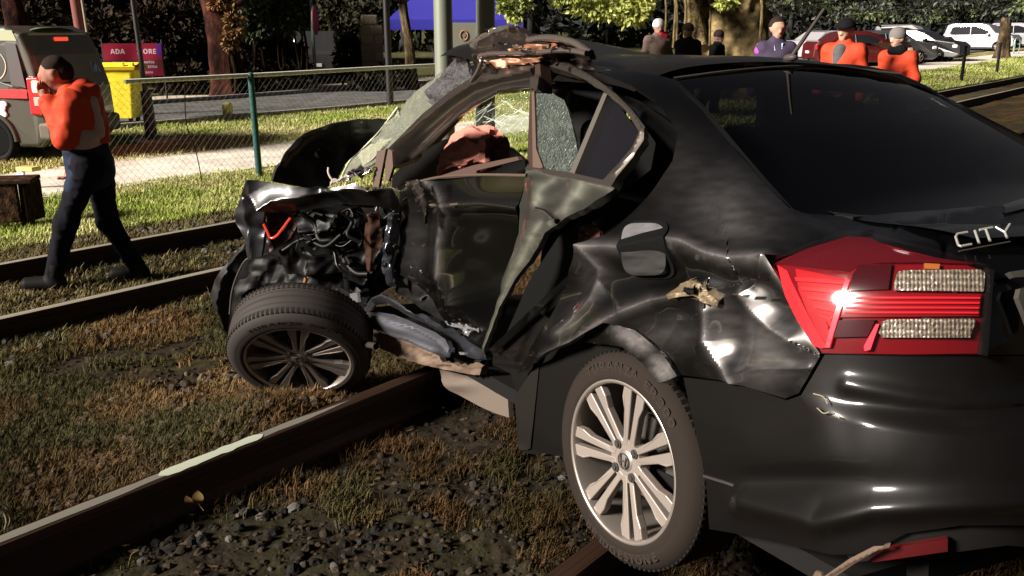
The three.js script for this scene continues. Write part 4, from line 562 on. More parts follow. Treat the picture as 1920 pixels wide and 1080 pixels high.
// bonnet folded up on edge
{
  const hs = (x, y) => cAt(x, y, 4.55 + 0.0021 * (x - 511) - 0.0008 * (339 - y));
  part('bonnet', sheet(z5([545, 690], [570, 600], [600, 510], [650, 420], [700, 350], [745, 290], [800, 240], [870, 205], [950, 180], [1070, 155], [1200, 140], [1380, 117], [1500, 118], [1620, 120], [1540, 215], [1450, 300], [1340, 415], [1240, 520], [1190, 610], [1150, 690], [1050, 750], [900, 755], [700, 720]), { surf: hs, step: 6, thick: 0.02, disp: total([crumple(0.03, 110, 2), crumple(0.004, 32, 6), crease(z5([620, 520], [720, 380], [820, 265], [980, 200]), 0.03, 10)]) }), phys(0.006, 0.0055, 0.0055, 0.4, { clearcoat: 0.6, clearcoatRoughness: 0.2 }), wreck, 'buckled black bonnet');
  part('paint_chip', merge([sheet(z5([870, 340], [900, 350], [945, 420], [968, 470], [940, 460], [905, 400]), { surf: hs, off: 0.03, step: 4, disp: total([crumple(0.05, 70, 2), crumple(0.012, 22, 6)]) }), sheet(z5([945, 365], [995, 355], [985, 380], [960, 400]), { surf: hs, off: 0.03, step: 4, disp: total([crumple(0.05, 70, 2), crumple(0.012, 22, 6)]) })]), std(0.34, 0.26, 0.22, 0.5), wreck);
  part('wiring', merge([[[1060, 560], [1060, 610], [1095, 670], [1150, 700]], [[1075, 700], [1130, 690], [1200, 650]], [[1080, 720], [1110, 670], [1160, 680], [1190, 640]]].map((l) => tube(z5(...l).map(([x, y]) => cAt(x, y, 4.45)), 0.006, 6, 24))), std(0.35, 0.3, 0.27, 0.5), wreck);
  part('scuttle_debris', merge([sheet(z5([1200, 690], [1240, 600], [1300, 570], [1320, 620], [1260, 680]), { surf: (x, y) => cAt(x, y, 4.3), step: 4, disp: crumple(0.04, 10, 2) }), sheet(z5([1290, 600], [1340, 540], [1420, 570], [1500, 550], [1440, 600], [1340, 640]), { surf: (x, y) => cAt(x, y, 4.25), step: 4, disp: crumple(0.05, 9, 5) })]), phys(0.30, 0.27, 0.26, 0.25, { metalness: 0.6, clearcoat: 1 }), wreck);
}
// crushed front wing: big folded sheets over a dark engine bay
{
  const fs = (d = 0) => (x, y) => { const k = clamp((735 - x) / 300); return cAt(x, y, lerp(3.95, 4.25, k) + d + 0.0012 * (y - 420)); };
  const wing = phys(0.007, 0.0068, 0.0075, 0.38, { vertexColors: true, metalness: 0.5, clearcoat: 0.4, clearcoatRoughness: 0.14 }), S = (n, pts, d, disp, m, l, o = {}) => part(n, sheet(pts, { surf: fs(d), disp: disp.length ? total(disp) : undefined, step: 4, thick: 0.02, ...o }), m, wreck, l);
  S('front_wing', [[469, 334], [490, 338], [506, 341], [545, 345], [583, 351], [604, 354], [640, 347], [668, 341], [700, 350], [735, 352], [746, 372], [752, 392], [700, 384], [640, 388], [580, 392], [520, 396], [500, 386], [470, 376], [456, 366]], -0.05, [crease([[500, 385], [522, 370], [590, 363], [660, 350], [700, 352]], 0.05, 14, 20), crease([[469, 334], [475, 360], [500, 386]], 0.03, 16), fold([[600, 356], [640, 390]], -0.03, 12), ripple(0.02, 60, 14)], wing, 'crushed front wing', { tint: wearAndSheen([[dent(490, 355, 24, 16, 1), 0.25], [crease([[500, 385], [522, 370], [590, 363], [660, 350]], 1, 4), 0.8]], 0.35) });  // sheen and bright fold edge painted into the wing colour
  S('wing_corner', [[439, 420], [446, 388], [458, 364], [480, 378], [498, 386], [494, 420], [497, 450], [494, 478], [470, 483], [463, 452], [450, 430]], -0.06, [crease([[462, 372], [468, 420], [478, 480]], 0.04, 14, 18), fold([[440, 420], [496, 430]], -0.02, 10), ripple(0.012, 30, 3)], phys(0.026, 0.026, 0.030, 0.42, { metalness: 0.6, clearcoat: 0.4, clearcoatRoughness: 0.2 }), 'bent grey wing corner');
  S('lamp_housing', [[496, 392], [520, 396], [550, 396], [556, 420], [546, 445], [525, 462], [506, 474], [497, 450]], 0.02, [dent(520, 425, 24, 26, -0.06), ripple(0.02, 22, 5)], phys(0.022, 0.003, 0.003, 0.4, { clearcoat: 0.5 }), 'smashed dark red lamp housing');
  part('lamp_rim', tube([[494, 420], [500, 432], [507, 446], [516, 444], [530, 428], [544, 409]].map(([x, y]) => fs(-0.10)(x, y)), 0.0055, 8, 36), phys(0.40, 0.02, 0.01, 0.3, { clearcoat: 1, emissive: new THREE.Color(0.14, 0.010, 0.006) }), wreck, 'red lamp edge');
  S('inner_wing', [[470, 470], [550, 392], [640, 384], [752, 390], [757, 520], [700, 560], [640, 575], [520, 545], [470, 560], [440, 600], [420, 600], [425, 520]], 0.26, [ripple(0.06, 60, 8)], trimDark);
  const dull = phys(0.0035, 0.0035, 0.0037, 0.5, { specularIntensity: 0.35 }), metal = phys(0.022, 0.021, 0.020, 0.4, { metalness: 0.8 });
  // torn plates of the inner structure, each a folded sheet of its own
  const plates = [[[556, 398], [600, 392], [632, 400], [622, 440], [590, 470], [566, 450], [574, 424]], [[520, 470], [560, 452], [596, 474], [640, 486], [636, 512], [580, 508], [536, 512]], [[630, 398], [668, 390], [684, 420], [676, 466], [650, 470], [640, 436]], [[640, 476], [690, 470], [706, 500], [690, 528], [650, 520]], [[716, 392], [748, 396], [746, 430], [730, 470], [734, 510], [714, 520], [708, 470], [718, 430]], [[470, 486], [520, 482], [580, 512], [640, 526], [690, 548], [690, 566], [600, 548], [520, 530], [470, 540], [446, 560], [440, 540]]];
  plates.forEach((o, i) => { const cx = o.reduce((s, p) => s + p[0], 0) / o.length, cy = o.reduce((s, p) => s + p[1], 0) / o.length, a = i * 1.3; S('torn_plate', o, 0.04 + 0.03 * (i % 3), [crease([[cx - 40 * Math.cos(a), cy - 40 * Math.sin(a)], [cx + 40 * Math.cos(a), cy + 40 * Math.sin(a)]], 0.06, 18, 24), ripple(0.03, 24, i)], i === 5 ? plastic : dull); });
  S('rusty_bracket', [[688, 400], [712, 395], [718, 450], [706, 505], [692, 508], [682, 460]], 0.02, [crease([[700, 396], [698, 506]], 0.03, 8), ripple(0.012, 16, 5)], std(0.030, 0.0155, 0.010, 0.65));
  // suspension strut with its spring, hoses, loom and broken mounts
  { const a = fs(0.10)(640, 405), b = fs(0.10)(655, 540), d = b.clone().sub(a), n = 150, pts = []; const u = V(0, 1, 0.2).cross(d).normalize(), v = d.clone().cross(u).normalize(); for (let k = 0; k <= n; k++) { const t = k / n, w = t * 6.2832 * 6; pts.push(a.clone().addScaledVector(d, 0.1 + t * 0.6).addScaledVector(u, Math.cos(w) * 0.055).addScaledVector(v, Math.sin(w) * 0.055)); } part('coil_spring', new THREE.TubeGeometry(new THREE.CatmullRomCurve3(pts), 220, 0.007, 6), dull, wreck); part('strut', bar(a, b, 0.028, 0.022, 14), dull, wreck); }
  const hose = (l, r, m, d = -0.03) => part('hose', tube(l.map(([x, y], i) => fs(d + 0.03 * Math.sin(i * 2))(x, y)), r, 8, 36), m, wreck);
  hose([[565, 400], [590, 420], [600, 450], [625, 452], [640, 480], [668, 512], [690, 514]], 0.012, dull); hose([[600, 455], [625, 470], [634, 500], [656, 515], [688, 512]], 0.007, metal); hose([[530, 470], [570, 448], [610, 462], [640, 440]], 0.009, dull); hose([[640, 396], [660, 415], [652, 440], [676, 455]], 0.010, dull); hose([[560, 404], [580, 398], [606, 404]], 0.006, metal);
  for (const [l, r] of [[[[705, 395], [712, 378], [728, 376], [740, 388], [738, 398]], 0.006], [[[720, 410], [735, 400], [750, 412]], 0.004], [[[560, 430], [575, 440], [600, 436]], 0.003], [[[575, 455], [600, 446], [640, 462], [660, 450]], 0.003], [[[545, 430], [560, 445], [556, 470], [575, 480]], 0.003], [[[668, 396], [690, 404], [700, 396]], 0.004], [[[640, 398], [655, 392], [662, 402]], 0.004]]) part('wire', tube(l.map(([x, y], i) => fs(-0.05 + .02 * (i % 2))(x, y)), r, 6, 24), l[0][0] === 705 ? std(0.06, 0.05, 0.09, 0.4) : metal, wreck);
  for (const [x, y, a] of [[588, 404, .3], [628, 412, 1.1], [662, 404, .2], [578, 446, 2], [655, 490, .7], [722, 430, 1.4], [738, 460, .4], [726, 492, 1.2]]) { const c = fs(-0.02)(x, y); part('mount', merge([new RoundedBoxGeometry(0.05, 0.03, 0.022, 2, 0.005), new THREE.CylinderGeometry(0.010, 0.010, 0.03, 10).translate(0.012, 0.012, 0)]).rotateZ(a).rotateX(a * 2).translate(c.x, c.y, c.z), x > 700 ? metal : dull, wreck); }
  S('crumpled_sill_top', [[728, 400], [750, 394], [748, 430], [735, 470], [742, 510], [765, 540], [730, 535], [716, 500], [722, 450]], -0.02, [crease([[738, 400], [730, 470], [745, 530]], 0.04, 9), ripple(0.02, 14, 9)], phys(0.05, 0.053, 0.065, 0.3, { metalness: 0.8, clearcoat: 0.6 }));
  part('orange_plug', tube([[570, 540], [572, 530], [574, 520]].map(([x, y]) => fs(-0.1)(x, y)), 0.009, 8, 8), std(0.22, 0.10, 0.04, 0.5), wreck);
  // torn bumper corner hanging beside the wheel
  S('bumper_corner', z4([200, 330], [150, 390], [95, 440], [58, 500], [42, 560], [55, 620], [90, 655], [100, 720], [112, 785], [128, 660], [140, 560], [165, 480], [205, 405], [225, 395]), -0.02, [crease(z4([190, 360], [100, 480], [75, 590], [105, 720]), 0.05, 10, 14), ripple(0.015, 30, 5)], plastic, 'torn black bumper corner');
  S('arch_lining', [[461, 484], [500, 478], [560, 500], [640, 540], [690, 560], [680, 600], [560, 560], [480, 570], [440, 610], [425, 640], [420, 600], [432, 530]], 0.10, [ripple(0.02, 50, 5)], plastic);
  part('liner_edge', tube(z4([125, 660], [135, 560], [160, 480], [200, 410], [240, 395]).map(([x, y]) => fs(-0.07)(x, y)), 0.005, 6), std(0.05, 0.045, 0.042, 0.45), wreck);
}
// crushed sill and what hangs under it
{
  const ss = (d = 0) => (x, y) => onY(x, y, 0.80 + d + 0.10 * sstep(860, 690, x));
  part('sill', sheet(z6([225, 345], [240, 290], [300, 250], [400, 245], [500, 265], [600, 305], [700, 350], [800, 395], [870, 440], [912, 500], [925, 545], [900, 575], [830, 575], [740, 540], [600, 470], [420, 400], [300, 365]), { surf: ss(0.02), step: 4, thick: 0.03, disp: total([crease(z6([240, 330], [420, 385], [600, 445], [760, 520], [880, 560]), 0.02, 10, 26), crease(z6([380, 262], [520, 310], [680, 370], [830, 450], [915, 530]), 0.03, 10, 14), dent(740, 608, 60, 14, 0.03, 0.4), ripple(0.004, 30, 3)]), tint: wearAndSheen([[crease(z6([240, 335], [420, 388], [600, 448], [760, 522]), 1, 5), 1.4], [crease(z6([400, 290], [520, 330], [680, 400], [830, 470], [905, 530]), 1, 5), 0.8], [dent(700, 600, 34, 12, 1, .35), .5]]) }), phys(0.11, 0.116, 0.14, 0.28, { vertexColors: true, metalness: 0.8, clearcoat: 1, clearcoatRoughness: 0.08 }), wreck, 'crushed shiny sill');  // highlight lines along the sill folds painted into the colour
  part('sill_fold', sheet(z6([235, 265], [290, 190], [330, 145], [385, 120], [480, 160], [600, 240], [700, 305], [850, 375], [1000, 415], [1110, 455], [1110, 600], [1040, 590], [940, 545], [920, 490], [860, 420], [700, 340], [520, 255], [400, 190], [330, 200], [280, 260]), { surf: ss(-0.02), step: 4, thick: 0.02, disp: total([crease(z6([240, 260], [330, 150], [390, 128], [600, 245], [850, 375]), 0.03, 7), ripple(0.012, 22, 7)]) }), phys(0.05, 0.053, 0.065, 0.34, { metalness: 0.7, clearcoat: 1 }), wreck);
  part('sill_highlight', merge([sheet(z6([825, 320], [900, 335], [1040, 370], [1050, 385], [920, 365], [835, 345]), { surf: ss(0.01), step: 4, disp: crumple(0.01, 8, 2) }), sheet(z6([925, 540], [965, 545], [970, 560], [935, 560]), { surf: ss(0.06), step: 4 }), sheet(z6([135, 120], [190, 110], [200, 180], [150, 175]), { surf: ss(0.1), step: 4 }), sheet(z6([930, 395], [1010, 385], [990, 430]), { surf: ss(0.02), step: 4, disp: crumple(0.02, 6, 4) })]), phys(0.5, 0.5, 0.52, 0.25, { metalness: 0.8, clearcoat: 1 }), wreck, 'bright pieces laid on as sill highlights');  // pale sheets stand in for highlights on the sill
  part('floor_edge', sheet(z6([235, 350], [420, 400], [600, 462], [760, 535], [830, 610], [960, 650], [1082, 655], [1062, 708], [980, 700], [880, 678], [780, 660], [560, 602], [420, 545], [330, 505], [335, 465], [280, 400]), { surf: ss(0.0), step: 5, thick: 0.03, disp: total([crumple(0.014, 22, 5), crease(z6([240, 355], [600, 470], [830, 605]), 0.014, 10)]) }), std(0.12, 0.082, 0.058, 0.6, { metalness: 0.3, bumpMap: scratchTex, bumpScale: 0.002 }), wreck, 'scraped beige floor edge');
  part('hanging_panel', sheet(z6([788, 668], [900, 690], [1012, 715], [1110, 780], [1200, 840], [1280, 860], [1290, 1015], [1180, 980], [1080, 935], [980, 880], [880, 818], [815, 745]), { surf: ss(-0.12), step: 6, thick: 0.02, disp: dent(860, 720, 30, 14, 0.03) }), std(0.10, 0.078, 0.064, 0.65, { metalness: 0.2, bumpMap: scratchTex, bumpScale: 0.002 }), wreck, 'loose panel hanging under the sill');
  part('wheel_side_link', merge([tube(z6([0, 430], [100, 450], [240, 480], [330, 500]).map(([x, y]) => ss(0.12)(x, y)), 0.014, 8), tube(z6([60, 350], [110, 335], [165, 320]).map(([x, y]) => ss(0.14)(x, y)), 0.012, 8)]), std(0.03, 0.027, 0.024, 0.6), wreck);
  part('chrome_end', tube(z6([105, 330], [135, 330], [165, 325]).map(([x, y]) => ss(0.16)(x, y)), 0.018, 10), std(0.2, 0.165, 0.145, 0.4, { metalness: 0.5 }), wreck);
  part('inner_sill', sheet(z4([1100, 560], [1140, 640], [1360, 640], [1310, 850], [1270, 890], [1180, 830], [1120, 720], [1000, 640], [900, 560], [880, 480], [930, 480], [1000, 530]), { surf: sideIn(0.06), step: 8, disp: crumple(0.03, 30, 5) }), plastic, wreck);
  part('sill_step', sheet([[905, 655], [985, 585], [1010, 600], [975, 702], [905, 692]], { off: -0.04, step: 8 }), gloss, wreck);
}
part('antenna', merge([bar(onY(1486, 104, 0), onY(1546, 16, 0), 0.007, 0.005), new THREE.SphereGeometry(0.016, 12, 8).scale(1.8, 1, 0.8).translate(...onY(1482, 108, 0).toArray())]), std(0.045, 0.036, 0.034, 0.5), wreck);
// ------------------------------------------------------------------ vegetation builders
function leafGeo(n, seed, size, where, color) { // where(r) -> [position, outward]; small bent leaves with their own tone
  const r = rng(seed), pos = [], nor = [], col = [], a = V(), b = V(), c = V();
  for (let i = 0; i < n; i++) {
    const w = where(r); if (!w) continue; const [p, o] = w, s = size * (0.6 + 0.8 * r()), k = color(r, p);
    a.set(r() - .5, r() - .7, r() - .5).addScaledVector(o, 0.5).normalize(); b.set(r() - .5, r() - .5, r() - .5).cross(a).normalize(); c.copy(a).cross(b).normalize();
    const t0 = p, t1 = p.clone().addScaledVector(a, s * .5).addScaledVector(b, s * .27).addScaledVector(c, s * .06), t2 = p.clone().addScaledVector(a, s), t3 = p.clone().addScaledVector(a, s * .5).addScaledVector(b, -s * .27).addScaledVector(c, s * .06);
    for (const q of [t0, t1, t2, t0, t2, t3]) { pos.push(q.x, q.y, q.z); col.push(k[0], k[1], k[2]); }
  }
  return geoFrom(pos, null, null, col);
}
const leafM = phys(1, 1, 1, 0.55, { vertexColors: true, transmission: 0.25, thickness: 0 }); const leafDull = std(1, 1, 1, 0.75, { vertexColors: true });
const blobs = (list, fill = 0.55) => (r) => { const [x, y, z, rx, ry, rz] = list[Math.floor(r() * list.length)]; const d = V(r() - .5, r() - .5, r() - .5).normalize(), s = Math.pow(lerp(fill, 1, r()), 0.6) * (0.75 + 0.45 * noise(d.x * 2.5 + x, d.y * 2.5 + y, d.z * 2.5 + z)); return [V(x + d.x * rx * s, y + d.y * ry * s, z + d.z * rz * s), d]; };
const tone = (c0, c1, k = 1) => (r, p) => { const t = clamp(0.5 + 0.9 * fbm(p.x * .9, p.y * .9, p.z * .9, 3) + (r() - .5) * .6), b = k * (0.65 + 0.7 * r()); return [0, 1, 2].map((i) => lerp(c0[i], c1[i], t) * b); };
const barkTex = tex(256, (u, v) => { const a = tfbm(u, v, 5, 71, 5), b = tfbm(u, v * 0.999, 24, 72, 3); const k = 0.5 + 0.7 * (a - .5) + 0.4 * (b - .5); return [k, k * 0.92, k * 0.8]; }, true, 2);
const bark = (r, g, b) => std(r, g, b, 0.95, { map: barkTex, bumpMap: barkTex, bumpScale: 0.03 });
function trunkGeo(pts, radii, seed, rough = 0.12, seg = 22, flare = 0.5) {
  const c = new THREE.CatmullRomCurve3(pts, false, 'centripetal'), n = 40, fr = c.computeFrenetFrames(n, false), L = pts.length - 1;
  return gridGeo(seg, n, (u, v) => { const i = Math.round(v * n), p = c.getPoint(v), a = u * 6.28318, k = v * L, j = Math.min(L - 1, Math.floor(k)); let r = lerp(radii[j], radii[j + 1], k - j); r *= 1 + rough * fbm(Math.cos(a) * 2, Math.sin(a) * 2, v * 5 + seed, 3) * 2 + flare * Math.exp(-v * 14) * (0.6 + 0.6 * Math.cos(a * 5 + seed)); return p.clone().addScaledVector(fr.normals[i], Math.cos(a) * r).addScaledVector(fr.binormals[i], Math.sin(a) * r); });
}
const far = (px, py, d) => at(px, py, d); const footOf = (px, d) => { const a = at(px, 56, d); return onGround(a.x, a.z); };
const greenDark = tone([0.010, 0.012, 0.006], [0.025, 0.027, 0.012]), brownish = tone([0.030, 0.0165, 0.0115], [0.022, 0.020, 0.0105]), litGreen = tone([0.14, 0.18, 0.03], [0.40, 0.42, 0.09]), midGreen = tone([0.022, 0.035, 0.011], [0.06, 0.078, 0.022]);  // red light tint mixed into brownish, lamp brightness into litGreen

// wood beyond everything
{
  const list = []; const r = rng(404); for (let k = 0; k < 90; k++) { const px = -500 + 2900 * (k / 90), d = 62 + r() * 26 + (px > 1350 ? 34 : 0), f = footOf(px, d); for (let j = 0; j < 3; j++) list.push([f.x + (r() - .5) * 4, f.y + 1.2 + j * 3.4 + r(), f.z + (r() - .5) * 3, 4.5, 3.2, 3]); }
  single('distant_wood', merge([leafGeo(42000, 8, 0.75, blobs(list, 0.2), tone([0.005, 0.006, 0.0045], [0.012, 0.0125, 0.007])), ...list.filter((_, i) => i % 3 === 0).map(([x, y, z]) => bar(V(x, y - 3, z), V(x + .4, y + 9, z), 0.35, 0.2, 6).setAttribute('color', new THREE.Float32BufferAttribute(new Float32Array(3 * 26).fill(0.03), 3)) && bar(V(x, y - 3, z), V(x + .4, y + 9, z), 0.35, 0.2, 6))].map((g, i) => { g = clean(g); if (i) g.setAttribute('color', new THREE.BufferAttribute(new Float32Array(g.attributes.position.count * 3).fill(0.025), 3)); return g; })), leafDull, 'dark far wood closing the view behind the road and parked cars', 'wood', null, 'stuff');
}
// dark low building behind the hedge, left
{
  const t = thing('dark_building', 'unlit low building with a pitched roof behind the hedge at the left', 'building', footOf(150, 40).toArray(), -AZ + Math.PI / 2 - 0.15);
  const wallM = std(0.015, 0.011, 0.010, 0.9, { map: concreteTex }), roofM = std(0.012, 0.0095, 0.009, 0.8), fr = std(0.05, 0.045, 0.042, 0.7);
  part('wall', box(22, 3.4, 8, 0, 1.7, 0), wallM, t);
  const s = new THREE.Shape([[-4.6, 0], [4.6, 0], [0, 2.0]].map((p) => new THREE.Vector2(...p))); part('roof', new THREE.ExtrudeGeometry(s, { depth: 22.8, bevelEnabled: false }).translate(0, 3.4, -11.4).rotateY(Math.PI / 2), roofM, t);
  for (let k = 0; k < 8; k++) { const w = part('window', box(1.3, 1.2, 0.08, -8.6 + k * 2.45, 1.75, 4.03, 0.02), fr, t); part('pane', box(1.12, 1.02, 0.05, -8.6 + k * 2.45, 1.75, 4.06), phys(0.01, 0.01, 0.012, 0.08), w); }
}
// shrubs and trees along the far side of the road
function shrub(name, label, spots, n, leaf, col, seed, o = {}) {
  const t = thing(name, label, o.cat ?? 'shrub', [0, 0, 0], 0, o.group); const list = [];
  for (const [px, py, d, rx, ry] of spots) { const p = far(px, py, d); list.push([p.x, p.y, p.z, rx * d / FL, ry * d / FL, rx * d / FL * 0.8]); }
  part('foliage', leafGeo(n, seed, leaf, blobs(list, o.fill ?? 0.3), col), o.mat ?? leafDull, t);
  const st = []; const r = rng(seed + 5); for (const [x, y, z, rx] of list) for (let k = 0; k < 3; k++) { const g = onGround(x + (r() - .5) * rx, z + (r() - .5) * rx); st.push(tube([g, g.clone().lerp(V(x, y, z), .5).add(V((r() - .5) * .3, 0, 0)), V(x + (r() - .5) * rx, y + (r() - .2) * rx * .6, z)], 0.02 + 0.02 * r(), 5, 6)); }
  part('stems', st, bark(0.07, 0.05, 0.035), t); return t;
}
shrub('overgrown_hedge', 'brown overgrown hedge behind the red banner at the left', [[60, 60, 30, 90, 70], [190, 70, 29, 80, 70], [300, 60, 28, 70, 80], [240, 130, 27, 90, 36], [330, 145, 26, 60, 26], [120, 130, 30, 70, 40]], 15000, 0.20, brownish, 31);
shrub('ivy_thicket', 'tangle of ivy and bare twigs between the big trunk and the sign post', [[480, 100, 28, 60, 60], [540, 110, 28, 50, 50], [500, 150, 26.5, 80, 22], [350, 40, 31, 50, 60]], 9000, 0.17, brownish, 32);
shrub('leafy_bush', 'green leafy bush hanging over the ivy beside the sign post', [[520, 25, 27, 60, 40], [475, 45, 27, 30, 30], [560, 15, 27, 30, 35], [500, -20, 27, 80, 40]], 6000, 0.19, midGreen, 33, { mat: leafM });
shrub('dark_shrub', 'dark shrub between the parked car and the stone pillar', [[655, 100, 29, 36, 60], [700, 40, 31, 50, 60], [640, 20, 33, 60, 60], [735, 140, 27, 30, 20], [690, 152, 26.8, 40, 14]], 8000, 0.18, tone([0.016, 0.015, 0.009], [0.03, 0.03, 0.015]), 34);
function tree(name, label, pts, radii, m, crown, o = {}) { const t = thing(name, label, 'tree', [0, 0, 0], 0, o.group); part('trunk', trunkGeo(pts, radii, o.seed ?? 1, o.rough ?? 0.12, o.seg ?? 22, o.flare ?? .5), m, t); for (const [p, r] of o.limbs ?? []) part('limb', trunkGeo(p, r, 7, 0.08, 10, 0), m, t); if (crown) part('crown', crown, o.mat ?? leafM, t); return t; }
{
  const b = footOf(418, 25.5);
  const list = [[405, -70, 26, 120, 70], [330, -50, 27, 90, 60], [470, -40, 26, 60, 50]].map(([px, py, d, rx, ry]) => { const p = far(px, py, d); return [p.x, p.y, p.z, rx * d / FL, ry * d / FL, rx * d / FL]; });
  tree('broad_tree', 'broad tree trunk coloured as lit red with tufts of dry leaves behind the road', [b, far(420, 90, 25.5), far(408, 20, 25.5), far(385, -60, 25.8), far(370, -160, 26)], [0.46, 0.40, 0.40, 0.36, 0.25], bark(0.12, 0.05, 0.046), leafGeo(1500, 41, 0.22, blobs(list.slice(2), 0.3), midGreen), { limbs: [[[far(420, 40, 25.3), far(450, 5, 25.2), far(490, -30, 25.2)], [0.12, 0.08, 0.05]]] });  // red light on the trunk painted into the bark colour
  shrub('dry_creeper', 'orange brown dry creeper clinging to the broad trunk', [[437, 45, 25.0, 22, 36], [430, 75, 25.0, 14, 20], [410, 5, 25.1, 26, 16]], 1500, 0.13, tone([0.20, 0.09, 0.04], [0.13, 0.10, 0.04]), 42, { cat: 'creeper' });
  const c = footOf(30, 24); tree('leaning_tree', 'tree trunk coloured as lit red above the roof of the van', [c, far(34, 60, 24), far(22, 0, 24), far(5, -80, 24)], [0.34, 0.3, 0.26, 0.2], bark(0.09, 0.036, 0.034), leafGeo(900, 43, 0.2, blobs([far(10, -90, 24)].map((p) => [p.x, p.y, p.z, 1.0, 0.7, 0.9]), 0.3), greenDark));  // bark colour carries the red light on this trunk
  const e = footOf(770, 27); tree('slender_tree', 'pale slender tree trunk beside the blue canopy', [e, far(768, 90, 27), far(757, 20, 27), far(750, -60, 27)], [0.17, 0.15, 0.13, 0.1], bark(0.24, 0.21, 0.15), leafGeo(900, 44, 0.18, blobs([far(715, -30, 27)].map((p) => [p.x, p.y, p.z, 0.9, 0.5, 0.9]), 0.3), greenDark));
  const e2 = footOf(1885, 46); tree('slender_tree', 'pale slender trunk in front of the white vehicles at the right', [e2, far(1884, 60, 46), far(1887, 15, 46), far(1890, -60, 46)], [0.33, 0.28, 0.25, 0.2], bark(0.26, 0.22, 0.17), null);
}
// the fig: broad fluted trunk, aerial roots, hanging sprays of lit leaves and a canopy to the right
{
  const d = 23, b = footOf(1370, d), M = bark(0.52, 0.46, 0.30);
  const P = (px, py, dd = d) => far(px, py, dd);
  const cl = [[1140, 20, 17, 55, 22], [1185, 30, 17, 34, 20], [1100, 12, 17, 40, 18], [1150, 0, 17, 80, 20], [1060, -6, 17, 30, 16], [1205, 8, 17, 24, 24], [965, 22, 17, 16, 20], [975, 0, 17, 30, 18], [945, 10, 17, 10, 12], [1360, 4, 17, 20, 9], [1120, -30, 17, 170, 22]].map(([px, py, dd, rx, ry]) => { const p = far(px, py, dd); return [p.x, p.y, p.z, rx * dd / FL, ry * dd / FL, 0.5]; });
  const rt = rng(9), cn = []; for (let k = 0; k < 46; k++) { const px = 1400 + rt() * 620, dd = 26 + rt() * 12, p = far(px, -40 + rt() * 62 + (px > 1560 ? 8 : -4), dd); cn.push([p.x, p.y, p.z, 0.9, 0.34, 0.9]); }
  const t = tree('fig_tree', 'huge pale fig trunk with hanging sprays of bright leaves behind the roof', [b, P(1372, 60), P(1365, 0), P(1350, -120)], [1.15, 0.95, 0.85, 0.7], M, leafGeo(5200, 51, 0.105, blobs(cl, 0.1), litGreen), { rough: 0.2, seg: 60, flare: 0.35, limbs: [[[P(1310, 90, 22.4), P(1303, 40, 22.4), P(1296, -20, 22.4)], [0.3, 0.22, 0.2]], [[P(1350, 0), P(1500, -30, 26), P(1700, -20, 30), P(1900, -40, 33)], [0.4, 0.3, 0.22, 0.12]], [[P(1330, -20), P(1200, -30, 19), P(1120, -20, 17)], [0.28, 0.15, 0.05]], [[P(1200, -30, 19), P(1050, -34, 18), P(960, -20, 17)], [0.13, 0.09, 0.04]]] });
  part('canopy', leafGeo(12000, 52, 0.15, blobs(cn, 0.1), (r, p) => { const k = midGreen(r, p), f = noise(p.x * .8, p.y * 2, p.z) > 0.2 ? 2.0 : 0.16; return k.map((v) => v * f); }), leafM, t);  // lit and dark clumps painted into the leaf colours
  const roots = []; for (const x of [1245, 1262, 1268, 1283, 1330, 1424]) { const p = P(x, 86 + (x % 7) * 2, 22), q = P(x + 4 - (x % 9), -40, 22); roots.push(tube([q, q.clone().lerp(p, .5).add(V(.04, 0, .03)), p], 0.025 + 0.004 * (x % 5), 6, 12)); }
  part('aerial_roots', roots, M, t);
}
// ------------------------------------------------------------------ poles, fence, bollards, block
function pole(name, label, cat, px, baseD, r0, r1, topY, lean, m, extra) { const b = footOf(px, baseD), t = thing(name, label, cat, b.toArray()); part('shaft', bar(V(0, -0.1, 0), V(lean, topY, 0), r0, r1, 16), m, t); if (extra) extra(t, b); return t; }
const poleDark = std(0.016, 0.015, 0.0155, 0.45, { metalness: 0.3 }), poleGrey = std(0.15, 0.165, 0.13, 0.5, { metalness: 0.2, bumpMap: scratchTex, bumpScale: 0.0005 });
const tealPaint = std(0.025, 0.075, 0.07, 0.45, { bumpMap: scratchTex, bumpScale: 0.0005 });
pole('lamp_post', 'black lamp post with a thick sleeve standing behind the yellow container', 'lamp post', 263, 14.4, 0.04, 0.035, 6.2, -0.18, poleDark, (t) => { part('sleeve', bar(V(0, 0, 0), V(-0.02, 0.85, 0), 0.10, 0.085, 18), poleDark, t); part('base', new RoundedBoxGeometry(0.62, 0.08, 0.5, 2, 0.02).translate(0.02, 0.04, 0), concreteMat, t); part('band', new THREE.TorusGeometry(0.088, 0.012, 8, 24).rotateX(Math.PI / 2).translate(-0.02, 0.84, 0), poleDark, t); });
pole('lamp_post', 'thin black lamp post at the edge of the road behind the broken windscreen', 'lamp post', 727, 21.2, 0.085, 0.06, 6.5, -0.05, poleDark);
pole('utility_pole', 'thick pale green pole nearest the broken windscreen', 'pole', 832, 12.6, 0.135, 0.118, 6.0, -0.02, poleGrey);
pole('utility_pole', 'thick pale green pole in front of the blue canopy, right of its twin', 'pole', 909, 13.0, 0.14, 0.125, 6.0, 0.03, poleGrey, (t) => part('painted_foot', bar(V(0, -0.05, 0), V(0, 0.75, 0), 0.145, 0.144, 18), tealPaint, t));
pole('red_lit_pole', 'pole coloured as lit red rising behind the roof of the van', 'pole', 156, 19, 0.11, 0.10, 6.3, -0.22, std(0.16, 0.06, 0.055, 0.6), (t) => part('conduit', bar(V(0.16, 0, 0.05), V(-0.06, 6.2, 0.05), 0.03, 0.03, 8), std(0.25, 0.2, 0.16, 0.6), t));  // red tint of the light painted into the pole colour
